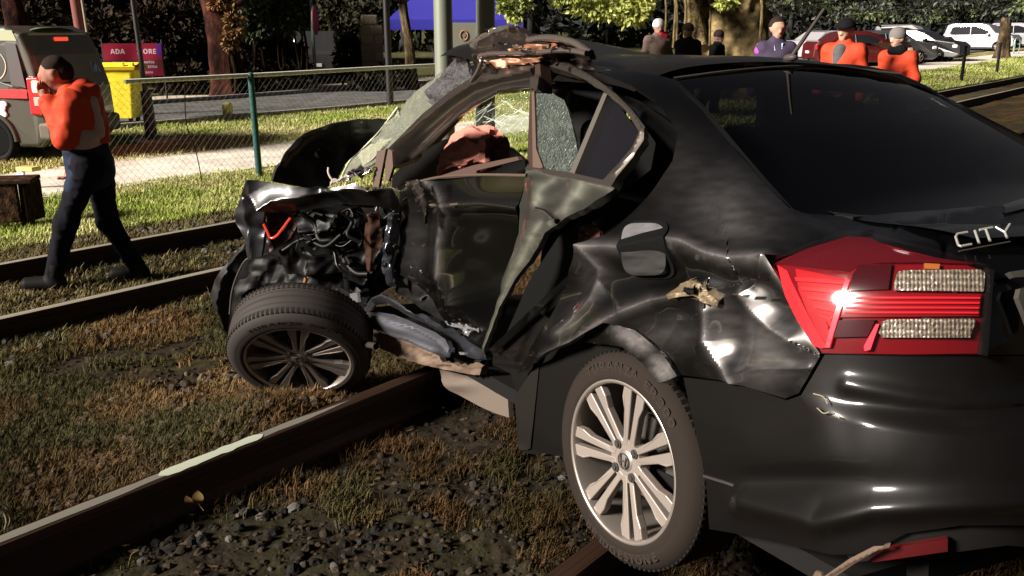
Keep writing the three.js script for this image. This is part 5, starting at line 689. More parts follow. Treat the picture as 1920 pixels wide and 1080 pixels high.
pole('sign_post', 'thin grey sign post with an edge-on red sign in front of the ivy', 'sign post', 587, 26.8, 0.05, 0.045, 4.2, -0.03, std(0.12, 0.17, 0.14, 0.5), (t) => { part('sign_plate', new THREE.CylinderGeometry(0.42, 0.42, 0.02, 32).rotateX(Math.PI / 2).rotateY(1.57).translate(0.10, 2.05, 0.05), std(0.28, 0.03, 0.03, 0.5), t); part('sign_back', new THREE.CylinderGeometry(0.43, 0.43, 0.012, 32).rotateX(Math.PI / 2).rotateY(1.57).translate(0.075, 2.05, 0.045), std(0.3, 0.3, 0.32, 0.5), t); });
for (const [px, d, lab] of [[1815, 31.5, 'thin black fence post nearer the rails at the right'], [1880, 37, 'thin black fence post in front of the white vehicles, right of its twin']]) { const b = footOf(px, d), t = thing('fence_post', lab, 'post', b.toArray()); part('post', box(0.09, 1.25, 0.09, 0, 0.6, 0, 0.01), poleDark, t); part('post_cap', box(0.12, 0.03, 0.12, 0, 1.24, 0, 0.008), poleDark, t); }
{
  const t = thing('chain_link_fence', 'wire mesh fence with a green post and pale top rail beside the footpath', 'fence');
  const fp = 9.62, qa = 4.2, qb = 11.3, top = 1.07, bot = (q) => gBase(fp, q) + 0.03, wires = [], th = 0.0013, pitch = 0.085, ang = 1.0;
  const wire = (a, b) => { const d = b.clone().sub(a).normalize(), n = V(CA, 0, SA).multiplyScalar(th), s = d.clone().cross(V(CA, 0, SA)).normalize().multiplyScalar(th), P = []; const A = [a.clone().add(n), a.clone().addScaledVector(n, -.5).add(s), a.clone().addScaledVector(n, -.5).sub(s)], B = A.map((p) => p.clone().add(b).sub(a)); for (let k = 0; k < 3; k++) { const j = (k + 1) % 3; for (const p of [A[k], A[j], B[j], A[k], B[j], B[k]]) P.push(p.x, p.y, p.z); } wires.push(geoFrom(P)); };
  const Hh = top - bot(7); for (let q = qa - Hh; q < qb; q += pitch) for (const s of [1, -1]) { let q0 = s > 0 ? q : q + Hh * .92, q1 = s > 0 ? q + Hh * .92 : q, y0 = bot(7), y1 = top; const N = 4; for (let k = 0; k < N; k++) { const ta = k / N, tb = (k + 1) / N, ua = lerp(q0, q1, ta), ub = lerp(q0, q1, tb); if (Math.min(ua, ub) < qa || Math.max(ua, ub) > qb) continue; const sag = (u, tt) => 0.012 * Math.sin(u * 5) * Math.sin(tt * 3.14); wire(pq(fp + s * 0.003 + sag(ua, ta), ua, lerp(y0, y1, ta)), pq(fp + s * 0.003 + sag(ub, tb), ub, lerp(y0, y1, tb))); } }
  const mesh = part('wire_mesh', wires, std(0.12, 0.115, 0.10, 0.5, { metalness: 0.5 }), t); mesh.userData.kind = 'stuff';
  part('top_rail', tube([pq(fp + .03, 5.2, top - .01), pq(fp + .03, 7, top + .0), pq(fp + .03, 9, top + .02), pq(fp + .03, qb, top + .03)], 0.026, 10, 30), std(0.72, 0.72, 0.60, 0.6), t);
  for (const q of [6.82]) { const b = pq(fp, q, gBase(fp, q)), o = part('post', bar(b.clone().add(V(0, -.1, 0)), b.clone().add(V(-0.015, 1.27, 0)), 0.042, 0.038, 16), tealPaint, t, q > 5 ? 'green fence post' : undefined); part('post_cap', new THREE.SphereGeometry(0.039, 16, 8, 0, 6.3, 0, 1.57).translate(b.x - .015, b.y + 1.27, b.z), tealPaint, o); }
  const r = rng(3); part('climbing_twig', [tube([pq(fp - .02, 6.0, -0.2), pq(fp - .03, 5.95, .2), pq(fp - .03, 5.86, .55), pq(fp, 5.9, 1.0)], 0.006, 5, 20)], bark(0.12, 0.1, 0.06), t);
}
{ const b = footOf(414, 18.3), t = thing('bollard', 'short yellow bollard on the grass by the road', 'bollard', b.toArray()); part('shaft', new THREE.LatheGeometry([[0.105, -0.05], [0.105, 0.3], [0.095, 0.345], [0.06, 0.365], [0, 0.37]].map((p) => new THREE.Vector2(...p)), 24), std(0.75, 0.66, 0.28, 0.6, { bumpMap: scratchTex, bumpScale: 0.002 }), t); part('foot_ring', new THREE.TorusGeometry(0.115, 0.015, 8, 24).rotateX(Math.PI / 2), concreteMat, t); }
{ // weathered block at the far left, between the tracks and the fence
  const c = at(28, 385, 8.55), b = onGround(c.x, c.z), t = thing('timber_block', 'weathered brown timber block on two stubs beside the track at the left', 'block', b.toArray(), 0.25);
  const wood = std(0.17, 0.105, 0.07, 0.85, { map: barkTex, bumpMap: barkTex, bumpScale: 0.02 });
  part('front_board', new RoundedBoxGeometry(0.40, 0.36, 0.07, 2, 0.015).translate(-0.12, 0.26, 0.15), wood, t); part('end_board', new RoundedBoxGeometry(0.26, 0.37, 0.07, 2, 0.015).rotateY(1.2).translate(0.16, 0.26, 0.04), std(0.09, 0.055, 0.045, 0.85, { map: barkTex, bumpMap: barkTex, bumpScale: 0.02 }), t);
  part('top_board', new RoundedBoxGeometry(0.56, 0.04, 0.36, 2, 0.012).translate(-0.06, 0.455, 0.02), wood, t); part('leg', box(0.10, 0.2, 0.1, 0.1, 0.06, 0.02, 0.01), wood, t); part('leg', box(0.10, 0.2, 0.1, -0.28, 0.06, 0.02, 0.01), wood, t);
  part('stake', bar(V(-0.12, -0.05, 0.24), V(-0.12, 0.16, 0.23), 0.014, 0.012, 8), poleDark, t);
  const m = at(36, 322, 10.4), mb = onGround(m.x, m.z), k = thing('cable_marker', 'small grey metal marker with a yellow cap between block and van wheel', 'marker', mb.toArray(), -0.3); part('plate', new RoundedBoxGeometry(0.10, 0.26, 0.03, 2, 0.008).rotateZ(-0.25).translate(0, 0.13, 0), std(0.4, 0.44, 0.52, 0.5, { metalness: 0.3 }), k); part('cap', new RoundedBoxGeometry(0.24, 0.05, 0.14, 2, 0.012).translate(0.14, 0.28, 0), std(0.45, 0.42, 0.16, 0.6), k);
}
{ const g = groundAt(2, 1000); const t = thing('wire_loop', 'loop of stiff wire sticking out of the turf at the lower left edge', 'wire', [g.x, g.y, g.z], 0.3); part('coil', tube([V(-.02, -.02, 0), V(0.02, 0.01, .01), V(0.036, 0.05, 0), V(0.018, 0.095, -.01), V(-0.02, 0.10, 0), V(-.06, .07, .01)], 0.0045, 8, 40), std(0.20, 0.16, 0.10, 0.6), t); part('coil', tube([V(-.02, -.02, .01), V(0.012, 0.012, .015), V(0.025, 0.05, 0.01), V(0.012, 0.085, 0), V(-0.02, 0.09, 0.01)], 0.004, 8, 40), std(0.14, 0.11, 0.07, 0.6), t); }
{ const p = pq(2.56, 1.47, 0.06), t = thing('curled_leaf', 'curled yellow brown leaf leaning on the near rail', 'leaf', p.toArray(), 0.4); t.scale.setScalar(0.72); part('blade', gridGeo(8, 8, (u, v) => { const w = 0.026 * Math.sin(Math.PI * clamp(v * .96 + .03)), x = (u - .5) * 2 * w; return V(x, v * 0.06, 0.012 * Math.sin(v * 5) + 8 * x * x); }), std(0.12, 0.075, 0.026, 0.7), t); part('blade', gridGeo(8, 8, (u, v) => { const w = 0.02 * Math.sin(Math.PI * clamp(v * .96 + .03)), x = (u - .5) * 2 * w; return V(x - 0.03 - v * .02, v * 0.045, 0.01 * Math.sin(v * 4) + 8 * x * x); }), std(0.10, 0.06, 0.02, 0.7), t); part('stalk', tube([V(0, 0, 0), V(.01, -.02, .01), V(.02, -.03, .03)], 0.0015, 5, 8), std(0.2, 0.12, 0.05), t); }
// ------------------------------------------------------------------ container, banner, canopy, pillar
{ // yellow container
  const b = footOf(203, 17.4), t = thing('yellow_container', 'bright yellow plastic waste container standing on the grass beside the road', 'container', b.toArray(), 0.12);
  const Y = phys(0.92, 0.74, 0.03, 0.5, { bumpMap: bumpFine, bumpScale: 0.006 }), Yd = std(0.42, 0.27, 0.015, 0.6);
  part('tub', gridGeo(40, 10, (u, v) => { const a = u * 4, k = Math.floor(a) % 4, f = a - Math.floor(a), w = lerp(0.40, 0.50, v), d = lerp(0.34, 0.42, v), c = [[-w, d], [w, d], [w, -d], [-w, -d]], p = c[k], q = c[(k + 1) % 4]; const rib = 0.025 * Math.max(0, Math.sin(f * Math.PI * 4)); return V(lerp(p[0], q[0], f) * (1 - rib * 0.4), 0.16 + v * 0.92, lerp(p[1], q[1], f) * (1 + rib * 0.4)); }), Y, t);
  part('floor', box(0.78, 0.03, 0.66, 0, 0.17, 0), Yd, t); part('rim', merge([box(1.06, 0.06, 0.05, 0, 1.09, 0.43, 0.015), box(1.06, 0.06, 0.05, 0, 1.09, -0.43, 0.015), box(0.05, 0.06, 0.90, 0.52, 1.09, 0, 0.015), box(0.05, 0.06, 0.90, -0.52, 1.09, 0, 0.015)]), Yd, t);
  const lid = part('lid', gridGeo(14, 8, (u, v) => V(lerp(-0.53, 0.53, u), 1.13 + 0.07 * Math.sin(v * 3.14), lerp(-0.45, 0.45, v))), Y, t); for (const x of [-0.42, 0.28, 0.46]) part('hinge', new RoundedBoxGeometry(0.09, 0.07, 0.1, 2, 0.02).translate(x, 1.17, 0.38), Y, lid);
  for (const [x, z] of [[-.3, .25], [.3, .25], [-.3, -.25], [.3, -.25]]) part('castor', merge([new THREE.CylinderGeometry(0.08, 0.08, 0.05, 18).rotateZ(1.5708).translate(x, 0.08, z), box(0.07, 0.06, 0.07, x, 0.14, z)]), trimDark, t);
}
{ // red banner
  const c = document.createElement('canvas'); c.width = 512; c.height = 300; const g = c.getContext('2d'); g.fillStyle = '#5c1024'; g.fillRect(0, 0, 512, 300); g.fillStyle = '#6d1428'; g.fillRect(0, 0, 512, 150); g.fillStyle = '#46206a'; g.fillRect(470, 0, 42, 120); g.fillStyle = '#a8969c'; g.font = 'bold 62px sans-serif'; g.fillText('ADA', 66, 96); g.fillText('ISORE', 290, 96); g.font = 'bold 30px sans-serif'; g.fillStyle = '#4a1c24'; g.fillRect(0, 150, 512, 90); g.fillStyle = '#97868c'; g.fillText('TALLER', 76, 186); g.fillText('DE AUTOS', 300, 184); g.fillText('REPUESTOS', 300, 226); g.font = 'bold 26px sans-serif'; g.fillText('ABIERTO', 310, 278);
  const T = new THREE.CanvasTexture(c); T.colorSpace = THREE.SRGBColorSpace;
  const A = far(250, 112, 23.5), t = thing('banner', 'red printed banner tied in front of the brown hedge', 'banner', A.toArray(), 0.12);
  part('cloth', gridGeo(16, 8, (u, v) => V((u - .5) * 1.46, (v - .5) * 0.82, 0.03 * Math.sin(u * 9) * Math.sin(v * 3))), std(1, 1, 1, 0.7, { map: T }), t);
  const gy = onGround(A.x, A.z).y - A.y; for (const x of [-0.74, 0.74]) part('stake', bar(V(x, gy, -0.03), V(x, 0.5, -0.03), 0.025, 0.022, 8), poleDark, t);
}
{ // blue canopy with a lamp under it
  const t = thing('canopy_tent', 'deep blue lit canopy tent behind the two thick poles', 'tent', footOf(850, 31).toArray(), 0.1), blue = phys(0.02, 0.015, 0.22, 0.7, { transmission: 0.3, thickness: 0, emissive: new THREE.Color(0.006, 0.005, 0.075) }), fr = std(0.10, 0.09, 0.12, 0.5);  // cloth given a faint glow for the lamp light coming through it
  const w = 2.2, y0 = 2.0, hgt = 1.7; part('roof_cloth', gridGeo(24, 10, (u, v) => { const a = u * 4, k = Math.floor(a) % 4, f = a - Math.floor(a), c = [[-w, 1.6], [w, 1.6], [w, -1.6], [-w, -1.6]], p = c[k], q = c[(k + 1) % 4], s = 1 - v; return V(lerp(p[0], q[0], f) * s, y0 + hgt * Math.pow(v, 0.9) - 0.06 * Math.sin(f * 3.14) * s, lerp(p[1], q[1], f) * s); }), blue, t);
  part('valance', merge([box(2 * w, 0.32, 0.015, 0, y0 - 0.12, 1.62), box(0.015, 0.32, 3.2, w, y0 - 0.12, 0), box(0.015, 0.32, 3.2, -w, y0 - 0.12, 0)]), blue, t);
  for (const [x, z] of [[-w, 1.6], [w, 1.6], [w, -1.6], [-w, -1.6]]) part('leg', box(0.05, y0, 0.05, x, y0 / 2, z, 0.008), fr, t);
  const L = part('lamp', box(0.9, 0.1, 0.12, -1.25, 1.78, 1.2, 0.03), std(0.9, 0.75, 0.6, 0.5, { emissive: new THREE.Color(1.0, 0.72, 0.5), emissiveIntensity: 0.9 }), t);
  const pl = new THREE.PointLight(new THREE.Color(1, 0.8, 0.65), 1.2); pl.position.set(-1.25, 1.62, 1.2); pl.shadow.radius = 2; pl.castShadow = true; t.add(pl);
  part('counter', box(2.2, 1.0, 0.6, 0.4, 0.5, 0.6, 0.02), std(0.05, 0.035, 0.09, 0.7), t);
}
{ // grey notice board with a ring emblem
  const p = far(868, 68, 25), g = onGround(p.x, p.z), t = thing('notice_board', 'grey board with a round emblem between the two thick poles', 'board', g.toArray(), 0.05), y = p.y - g.y;
  part('panel', new RoundedBoxGeometry(0.85, 0.72, 0.05, 2, 0.01).translate(0, y, 0), std(0.15, 0.145, 0.12, 0.7), t); const em = part('emblem', new THREE.TorusGeometry(0.13, 0.022, 10, 40).scale(0.8, 1, 1).translate(0.03, y + 0.02, 0.03), std(0.22, 0.14, 0.09, 0.6), t); part('emblem_centre', new THREE.CylinderGeometry(0.05, 0.05, 0.02, 24).rotateX(1.5708).translate(0.03, y + 0.02, 0.03), std(0.2, 0.12, 0.09, 0.6), em);
  for (const x of [-0.4, 0.4]) part('leg', box(0.06, y + 0.36, 0.06, x, (y + 0.36) / 2, -0.05, 0.01), poleDark, t);
}
{ // stone gate pillar with creeper
  const b = footOf(696, 28.5), t = thing('stone_pillar', 'pale rough stone gate pillar overgrown at the top', 'pillar', b.toArray(), 0.2), r = rng(8); const sm = [0, 1, 2].map((k) => std(0.17 + .03 * k, 0.145 + .025 * k, 0.11 + .02 * k, 0.95, { bumpMap: bumpFine, bumpScale: 0.02 }));
  part('core', box(0.62, 1.9, 0.5, 0, 0.95, 0), sm[0], t); for (let j = 0; j < 7; j++) for (let i = 0; i < 2; i++) part('stone', new RoundedBoxGeometry(0.33 + (j % 2 ? .06 : -.03) * (i ? -1 : 1), 0.25, 0.56, 2, 0.03).translate((i ? .18 : -.18) + (j % 2 ? .03 : -.02), 0.14 + j * 0.265, (r() - .5) * .05), sm[Math.floor(r() * 3)], t); part('cap_stone', new RoundedBoxGeometry(0.5, 0.3, 0.5, 2, 0.05).translate(-.05, 2.05, 0), sm[1], t);
}
// ------------------------------------------------------------------ people: fields of joined tapered capsules, meshed with surface nets
function nets(f, lo, hi, c) {
  const nx = Math.ceil((hi.x - lo.x) / c) + 1, ny = Math.ceil((hi.y - lo.y) / c) + 1, nz = Math.ceil((hi.z - lo.z) / c) + 1, D = new Float32Array(nx * ny * nz), I = (i, j, k) => (k * ny + j) * nx + i;
  for (let k = 0; k < nz; k++) for (let j = 0; j < ny; j++) for (let i = 0; i < nx; i++) D[I(i, j, k)] = f(lo.x + i * c, lo.y + j * c, lo.z + k * c);
  const id = new Int32Array(nx * ny * nz).fill(-1), pos = [], idx = []; const E = [[0, 1], [0, 2], [0, 4], [1, 3], [1, 5], [2, 3], [2, 6], [3, 7], [4, 5], [4, 6], [5, 7], [6, 7]];
  for (let k = 0; k < nz - 1; k++) for (let j = 0; j < ny - 1; j++) for (let i = 0; i < nx - 1; i++) {
    const v = []; let m = 0; for (let b = 0; b < 8; b++) { const d = D[I(i + (b & 1), j + ((b >> 1) & 1), k + (b >> 2))]; v.push(d); if (d < 0) m |= 1 << b; } if (m === 0 || m === 255) continue;
    let x = 0, y = 0, z = 0, n = 0; for (const [a, b] of E) { if ((v[a] < 0) === (v[b] < 0)) continue; const t = v[a] / (v[a] - v[b]); x += lerp(a & 1, b & 1, t); y += lerp((a >> 1) & 1, (b >> 1) & 1, t); z += lerp(a >> 2, b >> 2, t); n++; }
    id[I(i, j, k)] = pos.length / 3; pos.push(lo.x + (i + x / n) * c, lo.y + (j + y / n) * c, lo.z + (k + z / n) * c);
  }
  const quad = (a, b, d, e, flip) => { if (a < 0 || b < 0 || d < 0 || e < 0) return; flip ? idx.push(a, e, d, a, d, b) : idx.push(a, b, d, a, d, e); };
  for (let k = 1; k < nz - 1; k++) for (let j = 1; j < ny - 1; j++) for (let i = 1; i < nx - 1; i++) {
    const s = D[I(i, j, k)] < 0; if (s !== D[I(i + 1, j, k)] < 0) quad(id[I(i, j - 1, k - 1)], id[I(i, j, k - 1)], id[I(i, j, k)], id[I(i, j - 1, k)], !s); if (s !== D[I(i, j + 1, k)] < 0) quad(id[I(i - 1, j, k - 1)], id[I(i - 1, j, k)], id[I(i, j, k)], id[I(i, j, k - 1)], !s); if (s !== D[I(i, j, k + 1)] < 0) quad(id[I(i - 1, j - 1, k)], id[I(i, j - 1, k)], id[I(i, j, k)], id[I(i - 1, j, k)], !s);
  }
  const nor = []; const e = c * 0.5; for (let i = 0; i < pos.length; i += 3) { const [x, y, z] = [pos[i], pos[i + 1], pos[i + 2]]; const n = V(f(x + e, y, z) - f(x - e, y, z), f(x, y + e, z) - f(x, y - e, z), f(x, y, z + e) - f(x, y, z - e)).normalize(); nor.push(n.x, n.y, n.z); }
  const g = geoFrom(pos, nor); g.setIndex(idx); return g;
}
// bones: [a, b, ra, rb, squash z]
function field(bones, k, wrinkle = 0, ws = 9) {
  const B = bones.map(([a, b, ra, rb]) => ({ a, d: b.clone().sub(a), l: Math.max(1e-6, b.clone().sub(a).lengthSq()), ra, rb }));
  return (x, y, z) => { let s = 1e9; for (const { a, d, l, ra, rb } of B) { const px = x - a.x, py = y - a.y, pz = z - a.z, t = clamp((px * d.x + py * d.y + pz * d.z) / l), q = Math.hypot(px - d.x * t, py - d.y * t, pz - d.z * t) - lerp(ra, rb, t); if (s > 1e8) s = q; else { const h = Math.max(k - Math.abs(s - q), 0) / k; s = Math.min(s, q) - h * h * k * 0.25; } } return wrinkle ? s + wrinkle * (0.6 * fbm(x * ws, y * ws * 0.6, z * ws, 3) + 0.7 * (Math.abs(noise(x * ws * 0.9 + y * 4, y * ws * 1.5, z * ws * 0.9)) - 0.3)) : s; };
}
function meshField(bones, k, c, wrinkle = 0, ws = 9, cutter) { const lo = V(9, 9, 9), hi = V(-9, -9, -9); for (const [a, b, ra, rb] of bones) for (const [p, r] of [[a, ra], [b, rb]]) { lo.min(p.clone().addScalar(-r - .05)); hi.max(p.clone().addScalar(r + .05)); } const f0 = field(bones, k, wrinkle, ws), f = cutter ? (x, y, z) => Math.max(f0(x, y, z), cutter(x, y, z)) : f0; return nets(f, lo, hi, c); }
// a person facing +z, feet at y = 0; pose gives the joints
function person(label, pos, turn, J, o) {
  const t = thing('person', label, 'person', pos, turn), c = o.cell ?? 0.014, S = o.scale ?? 1; t.scale.setScalar(S);
  const skin = std(...(o.skin ?? [0.36, 0.20, 0.14]), 0.6), h = J.head, up = h.clone().sub(J.neck).normalize(), fw = J.face.clone().normalize(), rt = up.clone().cross(fw).normalize(); const hp = (x, y, z) => h.clone().addScaledVector(rt, x).addScaledVector(up, y).addScaledVector(fw, z);
  const headB = [[hp(0, .03, -.015), hp(0, .035, -.01), .092, .09], [hp(0, -.01, .03), hp(0, -.075, .045), .07, .045], [hp(0, -.02, -.02), J.neck.clone().addScaledVector(up, -.02), .06, .055], [hp(0, .01, .085), hp(0, -.03, .105), .010, .016], [hp(.078, -.01, -.005), hp(.082, .02, -.012), .014, .018], [hp(-.078, -.01, -.005), hp(-.082, .02, -.012), .014, .018], [hp(-.032, .028, .078), hp(.032, .028, .078), .014, .014], [hp(-.02, -.062, .076), hp(.02, -.062, .076), .011, .011]];
  const arm = (s) => [[J['sh' + s], J['el' + s], .05, .042], [J['el' + s], J['wr' + s], .042, .03]];
  const hand = (s) => { const w = J['wr' + s], d = w.clone().sub(J['el' + s]).normalize(), side = V(0, 1, 0).cross(d).normalize(), n = d.clone().cross(side), B = [[w, w.clone().addScaledVector(d, .075), .026, .032]]; for (let k = 0; k < 4; k++) { const b = w.clone().addScaledVector(d, .085).addScaledVector(side, (k - 1.5) * .02), l = [.065, .075, .07, .055][k], m = b.clone().addScaledVector(d, l * .5).addScaledVector(n, .012), e = m.clone().addScaledVector(d, l * .35).addScaledVector(n, .03); B.push([b, m, .0095, .009], [m, e, .009, .0075]); } const tb = w.clone().addScaledVector(d, .03).addScaledVector(side, -.03), tm = tb.clone().addScaledVector(d, .03).addScaledVector(side, -.025); B.push([tb, tm, .013, .010], [tm, tm.clone().addScaledVector(d, .03), .010, .008]); return B; };
  const torso = [[J.pelvis, J.chest, .115, .125], [J.chest.clone().add(V(-.06, .06, 0)), J.chest.clone().add(V(.06, .06, 0)), .11, .11], [J.shL, J.shR, .07, .07], [J.chest, J.neck, .08, .055], [J.hipL, J.hipR, .10, .10]];
  const leg = (s) => [[J['hip' + s], J['kn' + s], .082, .055], [J['kn' + s], J['an' + s], .055, .038]];
  const foot = (s) => [[J['an' + s], J['an' + s].clone().add(V(0, -.03, 0)), .042, .045], [J['an' + s].clone().add(V(0, -.045, -.03)), J['toe' + s], .042, .036]];
  part('body', meshField([...headB, ...torso, ...arm('L'), ...arm('R'), ...leg('L'), ...leg('R'), ...foot('L'), ...foot('R')], 0.03, c * 0.9), skin, t);
  if (o.hands !== false) for (const s of ['L', 'R']) part('hand', meshField(hand(s), 0.008, 0.0055), skin, t);
  const puff = o.puff ?? .03, grow = (l, d) => l.map(([a, b, ra, rb]) => [a, b, ra + d, rb + d]);
  part('trousers', meshField([...grow(leg('L'), .022), ...grow(leg('R'), .022), [J.hipL, J.hipR, .125, .125], [J.pelvis, J.pelvis.clone().add(V(0, .02, 0)), .12, .12]], 0.04, c, 0.02, 11), o.trousers, t);
  for (const s of ['L', 'R']) part('boot', meshField([...grow(foot(s), .014), [J['an' + s], J['an' + s].clone().lerp(J['kn' + s], .3), .055, .058]], 0.02, c * .8), o.boots ?? std(0.009, 0.008, 0.008, 0.6), t);
  const jk = part('jacket', meshField([...grow(torso.slice(0, 4), puff), [J.pelvis.clone().add(V(0, .03, 0)), J.chest, .12 + puff, .12 + puff], ...grow(arm('L'), .026), ...grow(arm('R'), .026), [J.neck.clone().addScaledVector(up, -.03), J.neck, .085, .075]], 0.05, c, o.folds ?? 0.014, 8, o.hem ? (x, y, z) => o.hem - y - (Math.hypot(x, z) > 0.2 ? 9 : 0) : undefined), o.jacket, t);
  for (const [b, m, n] of o.extra?.(J, hp) ?? []) part(n, meshField(b, 0.03, c, 0.012), m, t);
  for (const s of [-1, 1]) part('eye', new THREE.SphereGeometry(0.012, 10, 8).translate(...hp(.033 * s, .012, .083).toArray()), trimDark, t);
  part('mouth', bar(hp(-.02, -.056, .089), hp(.02, -.056, .089), .005, .005, 6), std(0.22, 0.08, 0.06), t);
  o.hat?.(t, hp, up, fw); return t;
}
const hiVis = std(0.44, 0.048, 0.021, 0.6), navy = std(0.006, 0.006, 0.0085, 0.85), black = std(0.006, 0.006, 0.007, 0.85), reflectGrey = std(0.42, 0.30, 0.26, 0.5);
const stand = (o = {}) => ({ pelvis: V(0, .96, 0), chest: V(0, 1.24, 0), neck: V(0, 1.47, 0), head: V(0, 1.61, .02), face: V(0, 0, 1), shL: V(.17, 1.39, 0), shR: V(-.17, 1.39, 0), elL: V(.25, 1.12, -.03), elR: V(-.25, 1.12, -.03), wrL: V(.26, .88, .06), wrR: V(-.26, .88, .06), hipL: V(.09, .92, 0), hipR: V(-.09, .92, 0), knL: V(.10, .50, .02), knR: V(-.10, .50, .02), anL: V(.11, .09, -.01), anR: V(-.11, .09, -.01), toeL: V(.13, .04, .16), toeR: V(-.13, .04, .16), ...o });
{ // the walker: side on, going left, one hand at his chin
  const f = at(207, 540, 6.42), g = onGround(f.x, f.z);
  const J = stand({ pelvis: V(0, .92, 0), chest: V(0, 1.20, .02), neck: V(0, 1.40, .08), head: V(0, 1.51, .165), face: V(.10, -.24, 1), shL: V(.15, 1.34, .03), shR: V(-.16, 1.33, .02), elL: V(.20, 1.10, .09), elR: V(-.21, 1.06, .02), wrL: V(.09, 1.34, .21), wrR: V(-.18, .86, .18), hipL: V(.09, .90, 0), hipR: V(-.09, .89, 0), knL: V(.10, .50, .19), knR: V(-.10, .46, -.03), anL: V(.10, .10, .33), anR: V(-.11, .10, -.20), toeL: V(.11, .05, .51), toeR: V(-.13, .045, -.03) });
  person('man in an orange work jacket and dark trousers walking left across the far track', [g.x - .02, g.y + 0.02, g.z], -Math.PI / 2 + 0.12, J, { cell: 0.012, scale: 0.95, hem: 1.05, folds: 0.022, puff: 0.022, jacket: hiVis, trousers: navy, skin: [0.30, 0.14, 0.10], extra: (J, hp) => [[[[V(-.02, .86, .02), V(.02, 1.02, .02), .168, .155], [V(-.10, .90, .0), V(-.13, .74, -.04), .085, .07], [V(.1, .90, .02), V(.11, .74, .10), .09, .075]], std(0.014, 0.020, 0.036, 0.7), 'waist_jacket'], [[[V(-.045, 1.08, .015), V(.045, 1.08, .015), .142, .142]], reflectGrey, 'reflective_band'], [[[hp(0, .055, -.04), hp(0, .02, -.055), .094, .085]], std(0.02, 0.013, 0.011, 0.9), 'hair'], [[[V(-.10, 1.38, .0), V(.10, 1.38, .0), .085, .085], [V(0, 1.40, -.02), V(0, 1.43, .0), .1, .08]], std(0.40, 0.045, 0.02, 0.7), 'collar'], [[[V(.07, 1.34, -.07), V(.08, 1.12, -.10), .048, .044], [V(.10, 1.36, .03), V(.10, 1.14, .08), .062, .06]], reflectGrey, 'reflective_strip'], [[[J.elL.clone().lerp(J.wrL, .9), J.elL.clone().lerp(J.wrL, .97), .058, .058], [J.elR.clone().lerp(J.wrR, .9), J.elR.clone().lerp(J.wrR, .97), .058, .058]], std(0.30, 0.035, 0.015, 0.7), 'cuff']] });
}
const capHat = (m, beanie) => (t, hp, up, fw) => { const q = new THREE.Quaternion().setFromRotationMatrix(new THREE.Matrix4().makeBasis(up.clone().cross(fw).normalize(), up, fw)), c = hp(0, .05, -.012), G = (g) => { g.applyQuaternion(q); return g.translate(c.x, c.y, c.z); }; if (beanie) part('beanie', G(new THREE.LatheGeometry([[.106, -.03], [.112, 0], [.108, .035], [.092, .075], [.055, .105], [0, .118]].map((p) => new THREE.Vector2(...p)), 28)), m, t); else { part('cap', merge([G(new THREE.SphereGeometry(.108, 24, 12, 0, 6.3, 0, 1.57).scale(1, .95, 1.06)), G(new THREE.CylinderGeometry(.10, .105, .012, 24).scale(.9, 1, .9).translate(0, .004, .09))]), m, t); } };
const hairMat = std(0.02, 0.014, 0.012, 0.7);
const facing = (p) => Math.atan2(-p.x, -p.z);
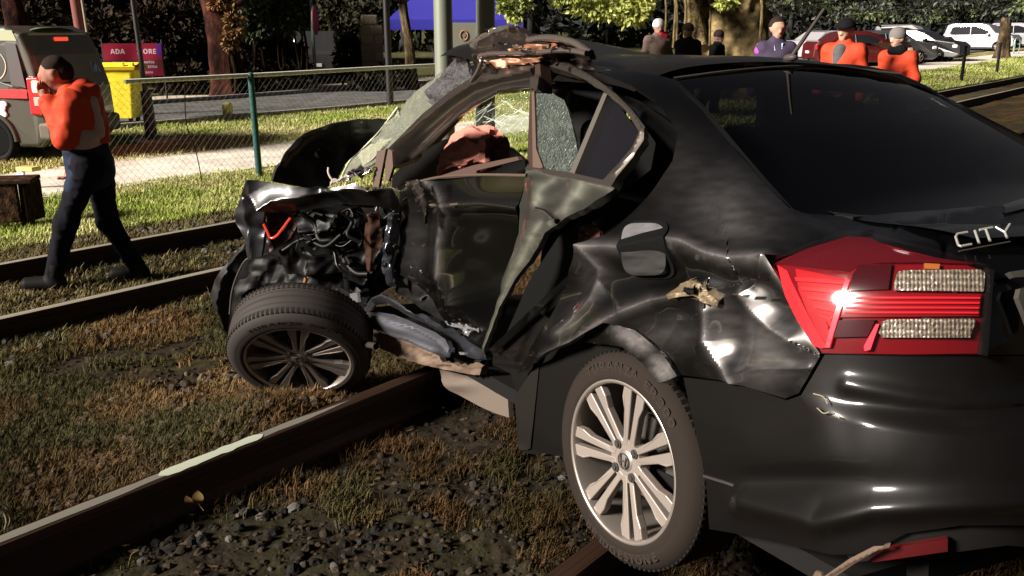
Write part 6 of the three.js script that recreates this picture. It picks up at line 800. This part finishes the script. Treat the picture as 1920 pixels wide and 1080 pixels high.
{
  const P = (px, d, dy = 0) => { const f = footOf(px, d); f.y += dy; return f; };
  let p = P(1690, 11.2); person('man in a grey beanie and orange jacket standing behind the rear window', [p.x, p.y, p.z], facing(p) - 0.5, stand({ face: V(-.35, .05, 1), head: V(-.02, 1.62, .03) }), { scale: (1.6 - p.y + (56 - 53) / FL * 11.2) / 1.76, jacket: hiVis, trousers: navy, hands: false, skin: [0.42, 0.26, 0.19], hat: capHat(std(0.13, 0.12, 0.115, 0.95), true), extra: (J) => [[[[V(-.05, 1.47, .04), V(.05, 1.47, .04), .085, .085]], black, 'collar']] });
  p = P(1587, 10.8); person('man in a black cap, grey hoodie and orange vest behind the roof', [p.x, p.y, p.z], facing(p) - 0.35, stand({ face: V(-.15, .0, 1) }), { scale: (1.6 - p.y + (56 - 36) / FL * 10.8) / 1.75, jacket: hiVis, trousers: navy, hands: false, skin: [0.40, 0.24, 0.17], hat: capHat(black, false), extra: (J) => [[[[V(-.02, 1.40, .075), V(-.02, .98, .085), .085, .105]], std(0.075, 0.072, 0.075, 0.9), 'grey_hoodie']] });
  p = P(1458, 11.8); person('dark haired woman in a dark jacket with a pale lanyard beside the aerial', [p.x, p.y, p.z], facing(p) + 0.2, stand({ face: V(.1, 0, 1), shL: V(.15, 1.38, 0), shR: V(-.15, 1.38, 0) }), { scale: (1.6 - p.y + (56 - 34) / FL * 11.8) / 1.74, jacket: std(0.045, 0.035, 0.06, 0.8), trousers: black, hands: false, skin: [0.38, 0.22, 0.16], extra: (J, hp) => [[[[hp(0, .05, -.035), hp(0, -.04, -.06), .102, .085], [hp(.06, .04, -.02), hp(.07, -.08, -.02), .04, .03], [hp(-.06, .04, -.02), hp(-.07, -.08, -.02), .04, .03]], hairMat, 'hair'], [[[V(.05, 1.45, .10), V(.015, 1.15, .17), .012, .012], [V(-.05, 1.45, .10), V(.005, 1.15, .17), .012, .012]], std(0.35, 0.45, 0.62, 0.6), 'lanyard'], [[[V(-.17, 1.40, .0), V(-.2, 1.36, .02), .07, .06]], std(0.42, 0.06, 0.42, 0.7), 'pink_shoulder_patch']] });
  p = P(1347, 19); person('small dark figure standing in front of the pale fig trunk', [p.x, p.y, p.z], facing(p) + 1.2, stand(), { cell: 0.022, scale: (1.6 - p.y - 0 / FL * 19) / 1.76, jacket: black, trousers: black, hands: false, skin: [0.2, 0.11, 0.09], hat: capHat(hairMat, true) });
  p = P(1291, 18); person('bystander in black seen over the roof beside the hanging roots', [p.x, p.y, p.z], facing(p) - 0.6, stand(), { cell: 0.022, scale: (1.6 - p.y + 12 / FL * 18) / 1.76, jacket: black, trousers: black, hands: false, skin: [0.2, 0.11, 0.09], hat: capHat(hairMat, true) });
  p = P(1234, 18.5); person('bystander with a white cap and red scarf seen over the roof', [p.x, p.y, p.z], facing(p) + 0.4, stand(), { cell: 0.022, scale: (1.6 - p.y + 20 / FL * 18.5) / 1.76, jacket: std(0.12, 0.085, 0.075, 0.8), trousers: black, hands: false, skin: [0.35, 0.2, 0.15], hat: capHat(std(0.7, 0.68, 0.68, 0.7), true), extra: (J) => [[[[V(.03, 1.5, .03), V(.12, 1.46, .04), .08, .07]], std(0.5, 0.03, 0.06, 0.7), 'scarf']] });
}
// ------------------------------------------------------------------ vehicles
function wheelFar(parent, x, y, z, r, dark) { const w = new THREE.Group(); w.name = 'wheel'; w.position.set(x, y, z); parent.add(w); const s = Math.sign(z); part('tyre', new THREE.TorusGeometry(r * 0.82, r * 0.19, 12, 36).scale(1, 1, 1.25), rubber, w); part('rim', new THREE.CylinderGeometry(r * 0.66, r * 0.64, 0.10, 32, 1, true).rotateX(1.5708).translate(0, 0, s * 0.05), alloy, w); const sp = []; for (let k = 0; k < 5; k++) for (const d of [-.2, .2]) sp.push(box(r * 0.09, r * 0.52, 0.03, 0, r * 0.38, s * 0.085, 0.008).rotateZ(k * 1.2566 + d)); part('spokes', merge([...sp, new THREE.CylinderGeometry(r * .16, r * .16, .04, 18).rotateX(1.5708).translate(0, 0, s * .085)]), alloy, w); part('drum', new THREE.CylinderGeometry(r * .62, r * .62, .06, 24).rotateX(1.5708), trimDark, w); }
// body lofted from a side profile: x forward, rounded in plan, tapering upward
function carBody(L, Wd, prof, belt, tumble) { // prof: closed list of [x,y]; returns geometry extruded with tumblehome and rounded plan
  const s = new THREE.Shape(prof.map((p) => new THREE.Vector2(...p))); const g = new THREE.ExtrudeGeometry(s, { depth: Wd - 0.16, bevelEnabled: true, bevelSize: 0.07, bevelThickness: 0.08, bevelSegments: 4, curveSegments: 6, steps: 10 }).translate(0, 0, -(Wd - 0.16) / 2), P = g.attributes.position;
  for (let i = 0; i < P.count; i++) { const x = P.getX(i), y = P.getY(i); let z = P.getZ(i); z *= 1 - tumble * sstep(belt, belt + 0.7, y); z *= 1 - 0.14 * Math.pow(clamp((Math.abs(x - L / 2) / (L / 2) - 0.72) / 0.28), 2); P.setZ(i, z); } g.computeVertexNormals(); return g;
}
function smallCar(label, pos, turn, paintM, o = {}) {
  const t = thing('parked_car', label, 'car', pos, turn, o.group); const k = o.h ?? 1, suv = o.suv;
  const prof = suv ? [[0, .42], [0.05, .95], [0.12, 1.05], [0.25, 1.55], [0.5, 1.64], [2.2, 1.66], [2.7, 1.55], [3.2, 1.08], [4.1, .96], [4.28, .8], [4.3, .4], [4.1, .3], [0.2, .3]] : [[0, .40], [0.03, .9], [0.15, 1.0], [0.65, 1.04], [1.15, 1.38], [1.6, 1.45], [2.3, 1.44], [2.7, 1.33], [3.3, .98], [4.2, .86], [4.4, .72], [4.42, .38], [4.2, .26], [0.2, .26]];
  part('body', carBody(4.35, 1.75, prof, 0.95, 0.2), paintM, t);
  const gl = phys(0.012, 0.012, 0.015, 0.06), zz = 0.80, sw = suv ? [[0.45, 1.06], [0.55, 1.5], [2.15, 1.54], [2.6, 1.46], [2.95, 1.06]] : [[0.95, 1.0], [1.3, 1.33], [2.2, 1.36], [2.55, 1.28], [3.0, 1.0]];
  for (const s of [1, -1]) { const g = new THREE.ShapeGeometry(new THREE.Shape(sw.map((p) => new THREE.Vector2(...p)))), P = g.attributes.position; for (let i = 0; i < P.count; i++) P.setZ(i, s * (0.885 * (1 - 0.2 * sstep(.95, 1.65, P.getY(i))) + 0.002)); g.computeVertexNormals(); part('side_window', g, gl, t); part('pillar', bar(V(1.75, 1.02, s * .865), V(1.72, suv ? 1.53 : 1.36, s * .775), 0.035, 0.03, 6), paintM, t); part('mirror', new RoundedBoxGeometry(.16, .13, .2, 2, .04).translate(2.85, 1.05, s * .95), paintM, t); for (const x of [0.8, 3.45]) wheelFar(t, x, .31, s * .78, .32); }
  const quad = (a, b, c, d, e) => gridGeo(6, 4, (u, v) => a.clone().lerp(b, u).lerp(d.clone().lerp(c, u), v).add(V(e * Math.sin(v * 3.14) + e * Math.sin(u * 3.14), 0.012, 0)));
  const ws = suv ? [[3.18, 1.12], [2.72, 1.55]] : [[3.26, 1.02], [2.72, 1.34]], rw = suv ? [[0.10, 1.1], [0.24, 1.54]] : [[0.68, 1.06], [1.12, 1.37]];
  part('windscreen', quad(V(ws[0][0] + .02, ws[0][1], -.74), V(ws[0][0] + .02, ws[0][1], .74), V(ws[1][0] + .02, ws[1][1], .60), V(ws[1][0] + .02, ws[1][1], -.60), 0.012), gl, t); part('rear_window', quad(V(rw[0][0] - .02, rw[0][1], -.72), V(rw[0][0] - .02, rw[0][1], .72), V(rw[1][0] - .02, rw[1][1], .60), V(rw[1][0] - .02, rw[1][1], -.60), -0.01), gl, t);
  for (const s of [1, -1]) { part('headlight', new RoundedBoxGeometry(.25, .16, .42, 3, .06).translate(4.22, .74, s * .62), phys(0.6, 0.6, 0.6, 0.15, { clearcoat: 1 }), t); part('tail_light', new RoundedBoxGeometry(.12, .26, .26, 3, .04).translate(0.07, .84, s * .68), phys(0.35, 0.015, 0.015, 0.25, { clearcoat: 1 }), t); }
  part('grille', new RoundedBoxGeometry(.08, .2, .8, 3, .03).translate(4.36, .58, 0), trimDark, t); part('number_plate', new RoundedBoxGeometry(.02, .11, .42, 2, .005).translate(4.42, .46, 0), std(0.55, 0.55, 0.55), t); part('number_plate', new RoundedBoxGeometry(.02, .11, .42, 2, .005).translate(-.075, .62, 0), std(0.55, 0.5, 0.45), t); part('bumper', merge([box(.12, .16, 1.5, 4.38, .36, 0, .05), box(.12, .16, 1.5, 0, .40, 0, .05)]), trimDark, t); part('fog_lamp', merge([box(.05, .1, .14, 4.42, .42, .62, .02), box(.05, .1, .14, 4.42, .42, -.62, .02)]), chrome, t);
  return t;
}
{
  const G = 'cars parked beyond the footpath', put = (px, d) => footOf(px, d).toArray(), cp = (r, g, b, m = 0) => phys(r, g, b, 0.35, { metalness: m, clearcoat: 1, clearcoatRoughness: 0.05 });
  smallCar('white hatchback parked behind the woman beside the aerial', put(1490, 42), 0.35, cp(0.30, 0.29, 0.31), { group: G });
  smallCar('grey saloon with a red rear parked between the two men in orange', put(1580, 42), 0.15, cp(0.08, 0.08, 0.09, .4), { group: G });
  smallCar('red hatchback low behind the two men in orange', put(1520, 40), 0.05, cp(0.07, 0.006, 0.006), { group: G });
  smallCar('black saloon with glinting headlamps parked behind the man in the beanie', put(1640, 46), -0.75, cp(0.012, 0.012, 0.014), { group: G });
  smallCar('black hatchback parked close behind the black saloon', put(1640, 54), -0.6, cp(0.02, 0.018, 0.02), { group: G, suv: true });
  smallCar('white off-road car facing the camera beside the slender trunk', put(1778, 60), -0.8, cp(0.36, 0.35, 0.40), { group: G, suv: true });
  smallCar('white people carrier at the right edge behind the slender trunk', put(1850, 66), -0.5, cp(0.26, 0.27, 0.30), { group: G, suv: true });
  smallCar('dark hatchback seen from behind in the shade next to the sign post', put(588, 30), 1.72, cp(0.035, 0.034, 0.036, .3), { group: G, suv: true });
}
for (let k = 0; k < 3; k++) { const b = footOf(1893 + k * 9, 52), t = thing('bike_rack', ['first steel bicycle hoop right of the slender trunk', 'middle steel bicycle hoop right of the slender trunk', 'last steel bicycle hoop at the right edge'][k], 'bicycle rack', b.toArray(), 0.6, 'steel bicycle hoops'); part('hoop', tube([V(-.3, 0, 0), V(-.3, .7, 0), V(-.2, .9, 0), V(.2, .9, 0), V(.3, .7, 0), V(.3, 0, 0)], 0.03, 8, 40), std(0.3, 0.42, 0.42, 0.4, { metalness: 0.5 }), t); part('base_plate', box(.8, .02, .12, 0, .01, 0, .005), darkMetal, t); }
{ // the van: rear corner towards the camera
  const corner = at(84, 290, 12.6), gy = onGround(corner.x, corner.z).y, olive = phys(0.042, 0.041, 0.028, 0.4, { clearcoat: 0.8, clearcoatRoughness: 0.12 }), white = phys(0.82, 0.82, 0.74, 0.4, { clearcoat: 0.8 }), lime = phys(0.26, 0.28, 0.15, 0.45, { clearcoat: 0.6 }), gl = phys(0.02, 0.02, 0.017, 0.1, { clearcoat: 1 });
  const t = thing('delivery_van', 'olive delivery van with a red stripe, white rear door and glowing rear lamp', 'van', [0, 0, 0]);
  // local: x forward, z to the van's left (towards the camera); origin at the rear left corner
  t.rotation.y = Math.PI - 0.10; t.rotation.y = 0; const fx = V(-1, 0, -0.17).normalize(), fz = V(0.07, 0, 1).normalize(); t.matrix.makeBasis(fx, V(0, 1, 0), fz.clone().negate().negate()); const mm = new THREE.Matrix4().makeBasis(fx, V(0, 1, 0), fx.clone().cross(V(0, 1, 0))); mm.setPosition(corner.x, gy, corner.z); t.matrix.identity(); t.position.set(0, 0, 0); t.quaternion.identity(); t.applyMatrix4(mm); const zs = fx.clone().cross(V(0, 1, 0)).z > 0 ? 1 : -1;
  const Wd = 1.72, zc = -zs * Wd / 2; // body centre line
  const s = new THREE.Shape([[0.02, .34], [-0.02, .6], [0.0, 1.0], [0.10, 1.45], [0.22, 1.72], [0.42, 1.80], [2.6, 1.81], [3.1, 1.62], [3.6, 1.1], [4.2, .95], [4.3, .4], [4.1, .28], [1.22, .28], [1.16, .5], [1.0, .66], [0.78, .70], [0.56, .66], [0.40, .5], [0.34, .28], [0.1, .28]].map((p) => new THREE.Vector2(...p)));
  const g = new THREE.ExtrudeGeometry(s, { depth: Wd - 0.18, bevelEnabled: true, bevelSize: 0.06, bevelThickness: 0.09, bevelSegments: 5, steps: 8 }).translate(0, 0, -(Wd - 0.18) / 2), P = g.attributes.position; for (let i = 0; i < P.count; i++) { const y = P.getY(i), x = P.getX(i); P.setZ(i, P.getZ(i) * (1 - 0.10 * sstep(0.95, 1.85, y)) * (1 - 0.05 * sstep(.25, -.05, x))); } g.computeVertexNormals(); g.translate(0, 0, zc); part('body', g, olive, t);
  const sideZ = (y, e = 0) => zc + zs * (Wd / 2 * (1 - 0.10 * sstep(0.95, 1.85, y)) + e);
  const onSide = (pts, e) => { const gg = new THREE.ShapeGeometry(new THREE.Shape(pts.map((p) => new THREE.Vector2(...p)))), Q = gg.attributes.position; for (let i = 0; i < Q.count; i++) Q.setZ(i, sideZ(Q.getY(i), e)); gg.computeVertexNormals(); return gg; };
  part('side_window', onSide([[0.34, 1.12], [0.40, 1.60], [2.3, 1.62], [2.3, 1.1]], 0.006), phys(0.035, 0.035, 0.03, 0.25, { clearcoat: 0.6 }), t);
  part('red_stripe', onSide([[0.14, .90], [0.14, 1.02], [3.2, 1.02], [3.2, .90]], 0.006), phys(0.48, 0.012, 0.014, 0.4, { clearcoat: 0.6 }), t);
  part('rear_pillar', onSide([[0.14, 1.04], [0.26, 1.62], [0.42, 1.64], [0.36, 1.08]], 0.009), std(0.05, 0.045, 0.045, 0.5), t);
  const ring = new THREE.TorusGeometry(0.20, 0.010, 6, 40).translate(0.62, 1.33, 0); { const Q = ring.attributes.position; for (let i = 0; i < Q.count; i++) Q.setZ(i, sideZ(Q.getY(i), 0.010) + Q.getZ(i) * .3); } part('round_emblem', ring, std(0.42, 0.42, 0.34, 0.5), t); part('emblem_line', merge([bar(V(0.74, 1.17, sideZ(1.17, .01)), V(0.34, 1.06, sideZ(1.06, .01)), 0.007, 0.007, 6), bar(V(.7, 1.3, sideZ(1.3, .012)), V(.62, 1.26, sideZ(1.26, .012)), 0.03, 0.02, 6)]), std(0.3, 0.3, 0.25, 0.5), t);
  const r = rng(12), sp = []; for (let k = 0; k < 14; k++) sp.push(new THREE.SphereGeometry(0.022 + r() * .03, 8, 6).scale(1.6, 1, .15).translate(0.52 + r() * .24, .66 + r() * .15 + .02, sideZ(.7, 0.008))); part('splash_decal', sp, std(0.5, 0.52, 0.55, 0.5), t);
  part('roof_band', gridGeo(10, 6, (u, v) => { const x = lerp(0.24, 2.6, u), z = lerp(-.72, .72, v) * 0.93; return V(x, 1.885 - 0.10 * Math.pow(Math.abs(2 * v - 1), 3) - 0.05 * (1 - u) * (1 - u), zc + z); }), lime, t);
  part('roof_edge', onSide([[0.24, 1.66], [0.30, 1.80], [2.7, 1.82], [2.7, 1.70]], 0.004), lime, t);
  // rear face
  const rearX = (y) => y < 1.0 ? -0.085 : lerp(-0.075, 0.16, (y - 1.0) / 0.72), face = (pts, e) => { const gg = new THREE.ShapeGeometry(new THREE.Shape(pts.map((p) => new THREE.Vector2(...p)))), Q = gg.attributes.position; for (let i = 0; i < Q.count; i++) { const z = Q.getX(i), y = Q.getY(i); Q.setXYZ(i, rearX(y) - e, y, zc + z * (1 - 0.10 * sstep(0.95, 1.85, y)) * .95); } gg.computeVertexNormals(); return gg; };
  part('tailgate_top', face([[-.78, 1.58], [-.74, 1.76], [.74, 1.76], [.78, 1.58]], 0.004), lime, t); part('tailgate_panel', face([[-.80, .62], [-.80, 1.56], [.80, 1.56], [.80, .62]], 0.006), white, t);
  part('high_brake_lamp', new RoundedBoxGeometry(.03, .055, .30, 2, .012).translate(rearX(1.68) - .02, 1.68, zc), phys(0.6, 0.05, 0.03, 0.3, { emissive: new THREE.Color(0.25, 0.02, 0.01) }), t);
  const dm = part('door_emblem', merge([bar(V(rearX(1.2) - .012, 1.2, zc + zs * -.42), V(rearX(1.45) - .012, 1.45, zc - zs * .5), .02, .012, 6), bar(V(rearX(1.2) - .012, 1.2, zc - zs * .62), V(rearX(1.45) - .012, 1.45, zc - zs * .5), .02, .012, 6), new THREE.SphereGeometry(.06, 12, 8).scale(.15, 1.3, .8).translate(rearX(1.24) - .012, 1.24, zc - zs * .52)]), std(0.10, 0.14, 0.24, 0.5), t);
  part('bumper', new RoundedBoxGeometry(.22, .26, Wd - .04, 3, .06).translate(-.03, .45, zc), std(0.10, 0.095, 0.07, 0.55), t); part('bumper_reflector', box(.02, .05, .3, -.145, .48, zc + zs * .55, .008), phys(0.35, .02, .02, .3), t);
  const lz = zc + zs * (Wd / 2 - .035); const lamp = part('rear_lamp', new RoundedBoxGeometry(.20, .52, .12, 3, .035).translate(0.02, .93, lz), phys(0.42, 0.012, 0.02, 0.25, { clearcoat: 1 }), t, 'lit rear lamp'); part('lit_bulb', new RoundedBoxGeometry(.10, .16, .05, 3, .02).translate(-.02, 1.06, lz + zs * .055), std(0.9, 0.6, 0.4, 0.4, { emissive: new THREE.Color(1.0, 0.42, 0.16), emissiveIntensity: 1.1 }), lamp); part('clear_panel', new RoundedBoxGeometry(.10, .12, .03, 2, .01).translate(-.02, .86, lz + zs * .055), phys(.5, .3, .28, .2), lamp);
  const pl = new THREE.PointLight(new THREE.Color(1, 0.10, 0.07), 0.5); pl.position.set(-.18, 1.05, lz + zs * .16); pl.shadow.radius = 2; pl.castShadow = true; t.add(pl);
  for (const x of [0.78, 3.5]) wheelFar(t, x, .31, zc + zs * .76, .33); for (const x of [0.78, 3.5]) wheelFar(t, x, .31, zc - zs * .74, .33);
  part('arch_trim', new THREE.TorusGeometry(0.385, 0.035, 8, 40, Math.PI).translate(0.78, .31, sideZ(.6, 0.0)), std(0.05, 0.048, 0.04, 0.6), t);
  part('underbody', box(3.6, .2, 1.4, 2, .32, zc), trimDark, t);
}
shade(scene);
renderer.render(scene, camera);
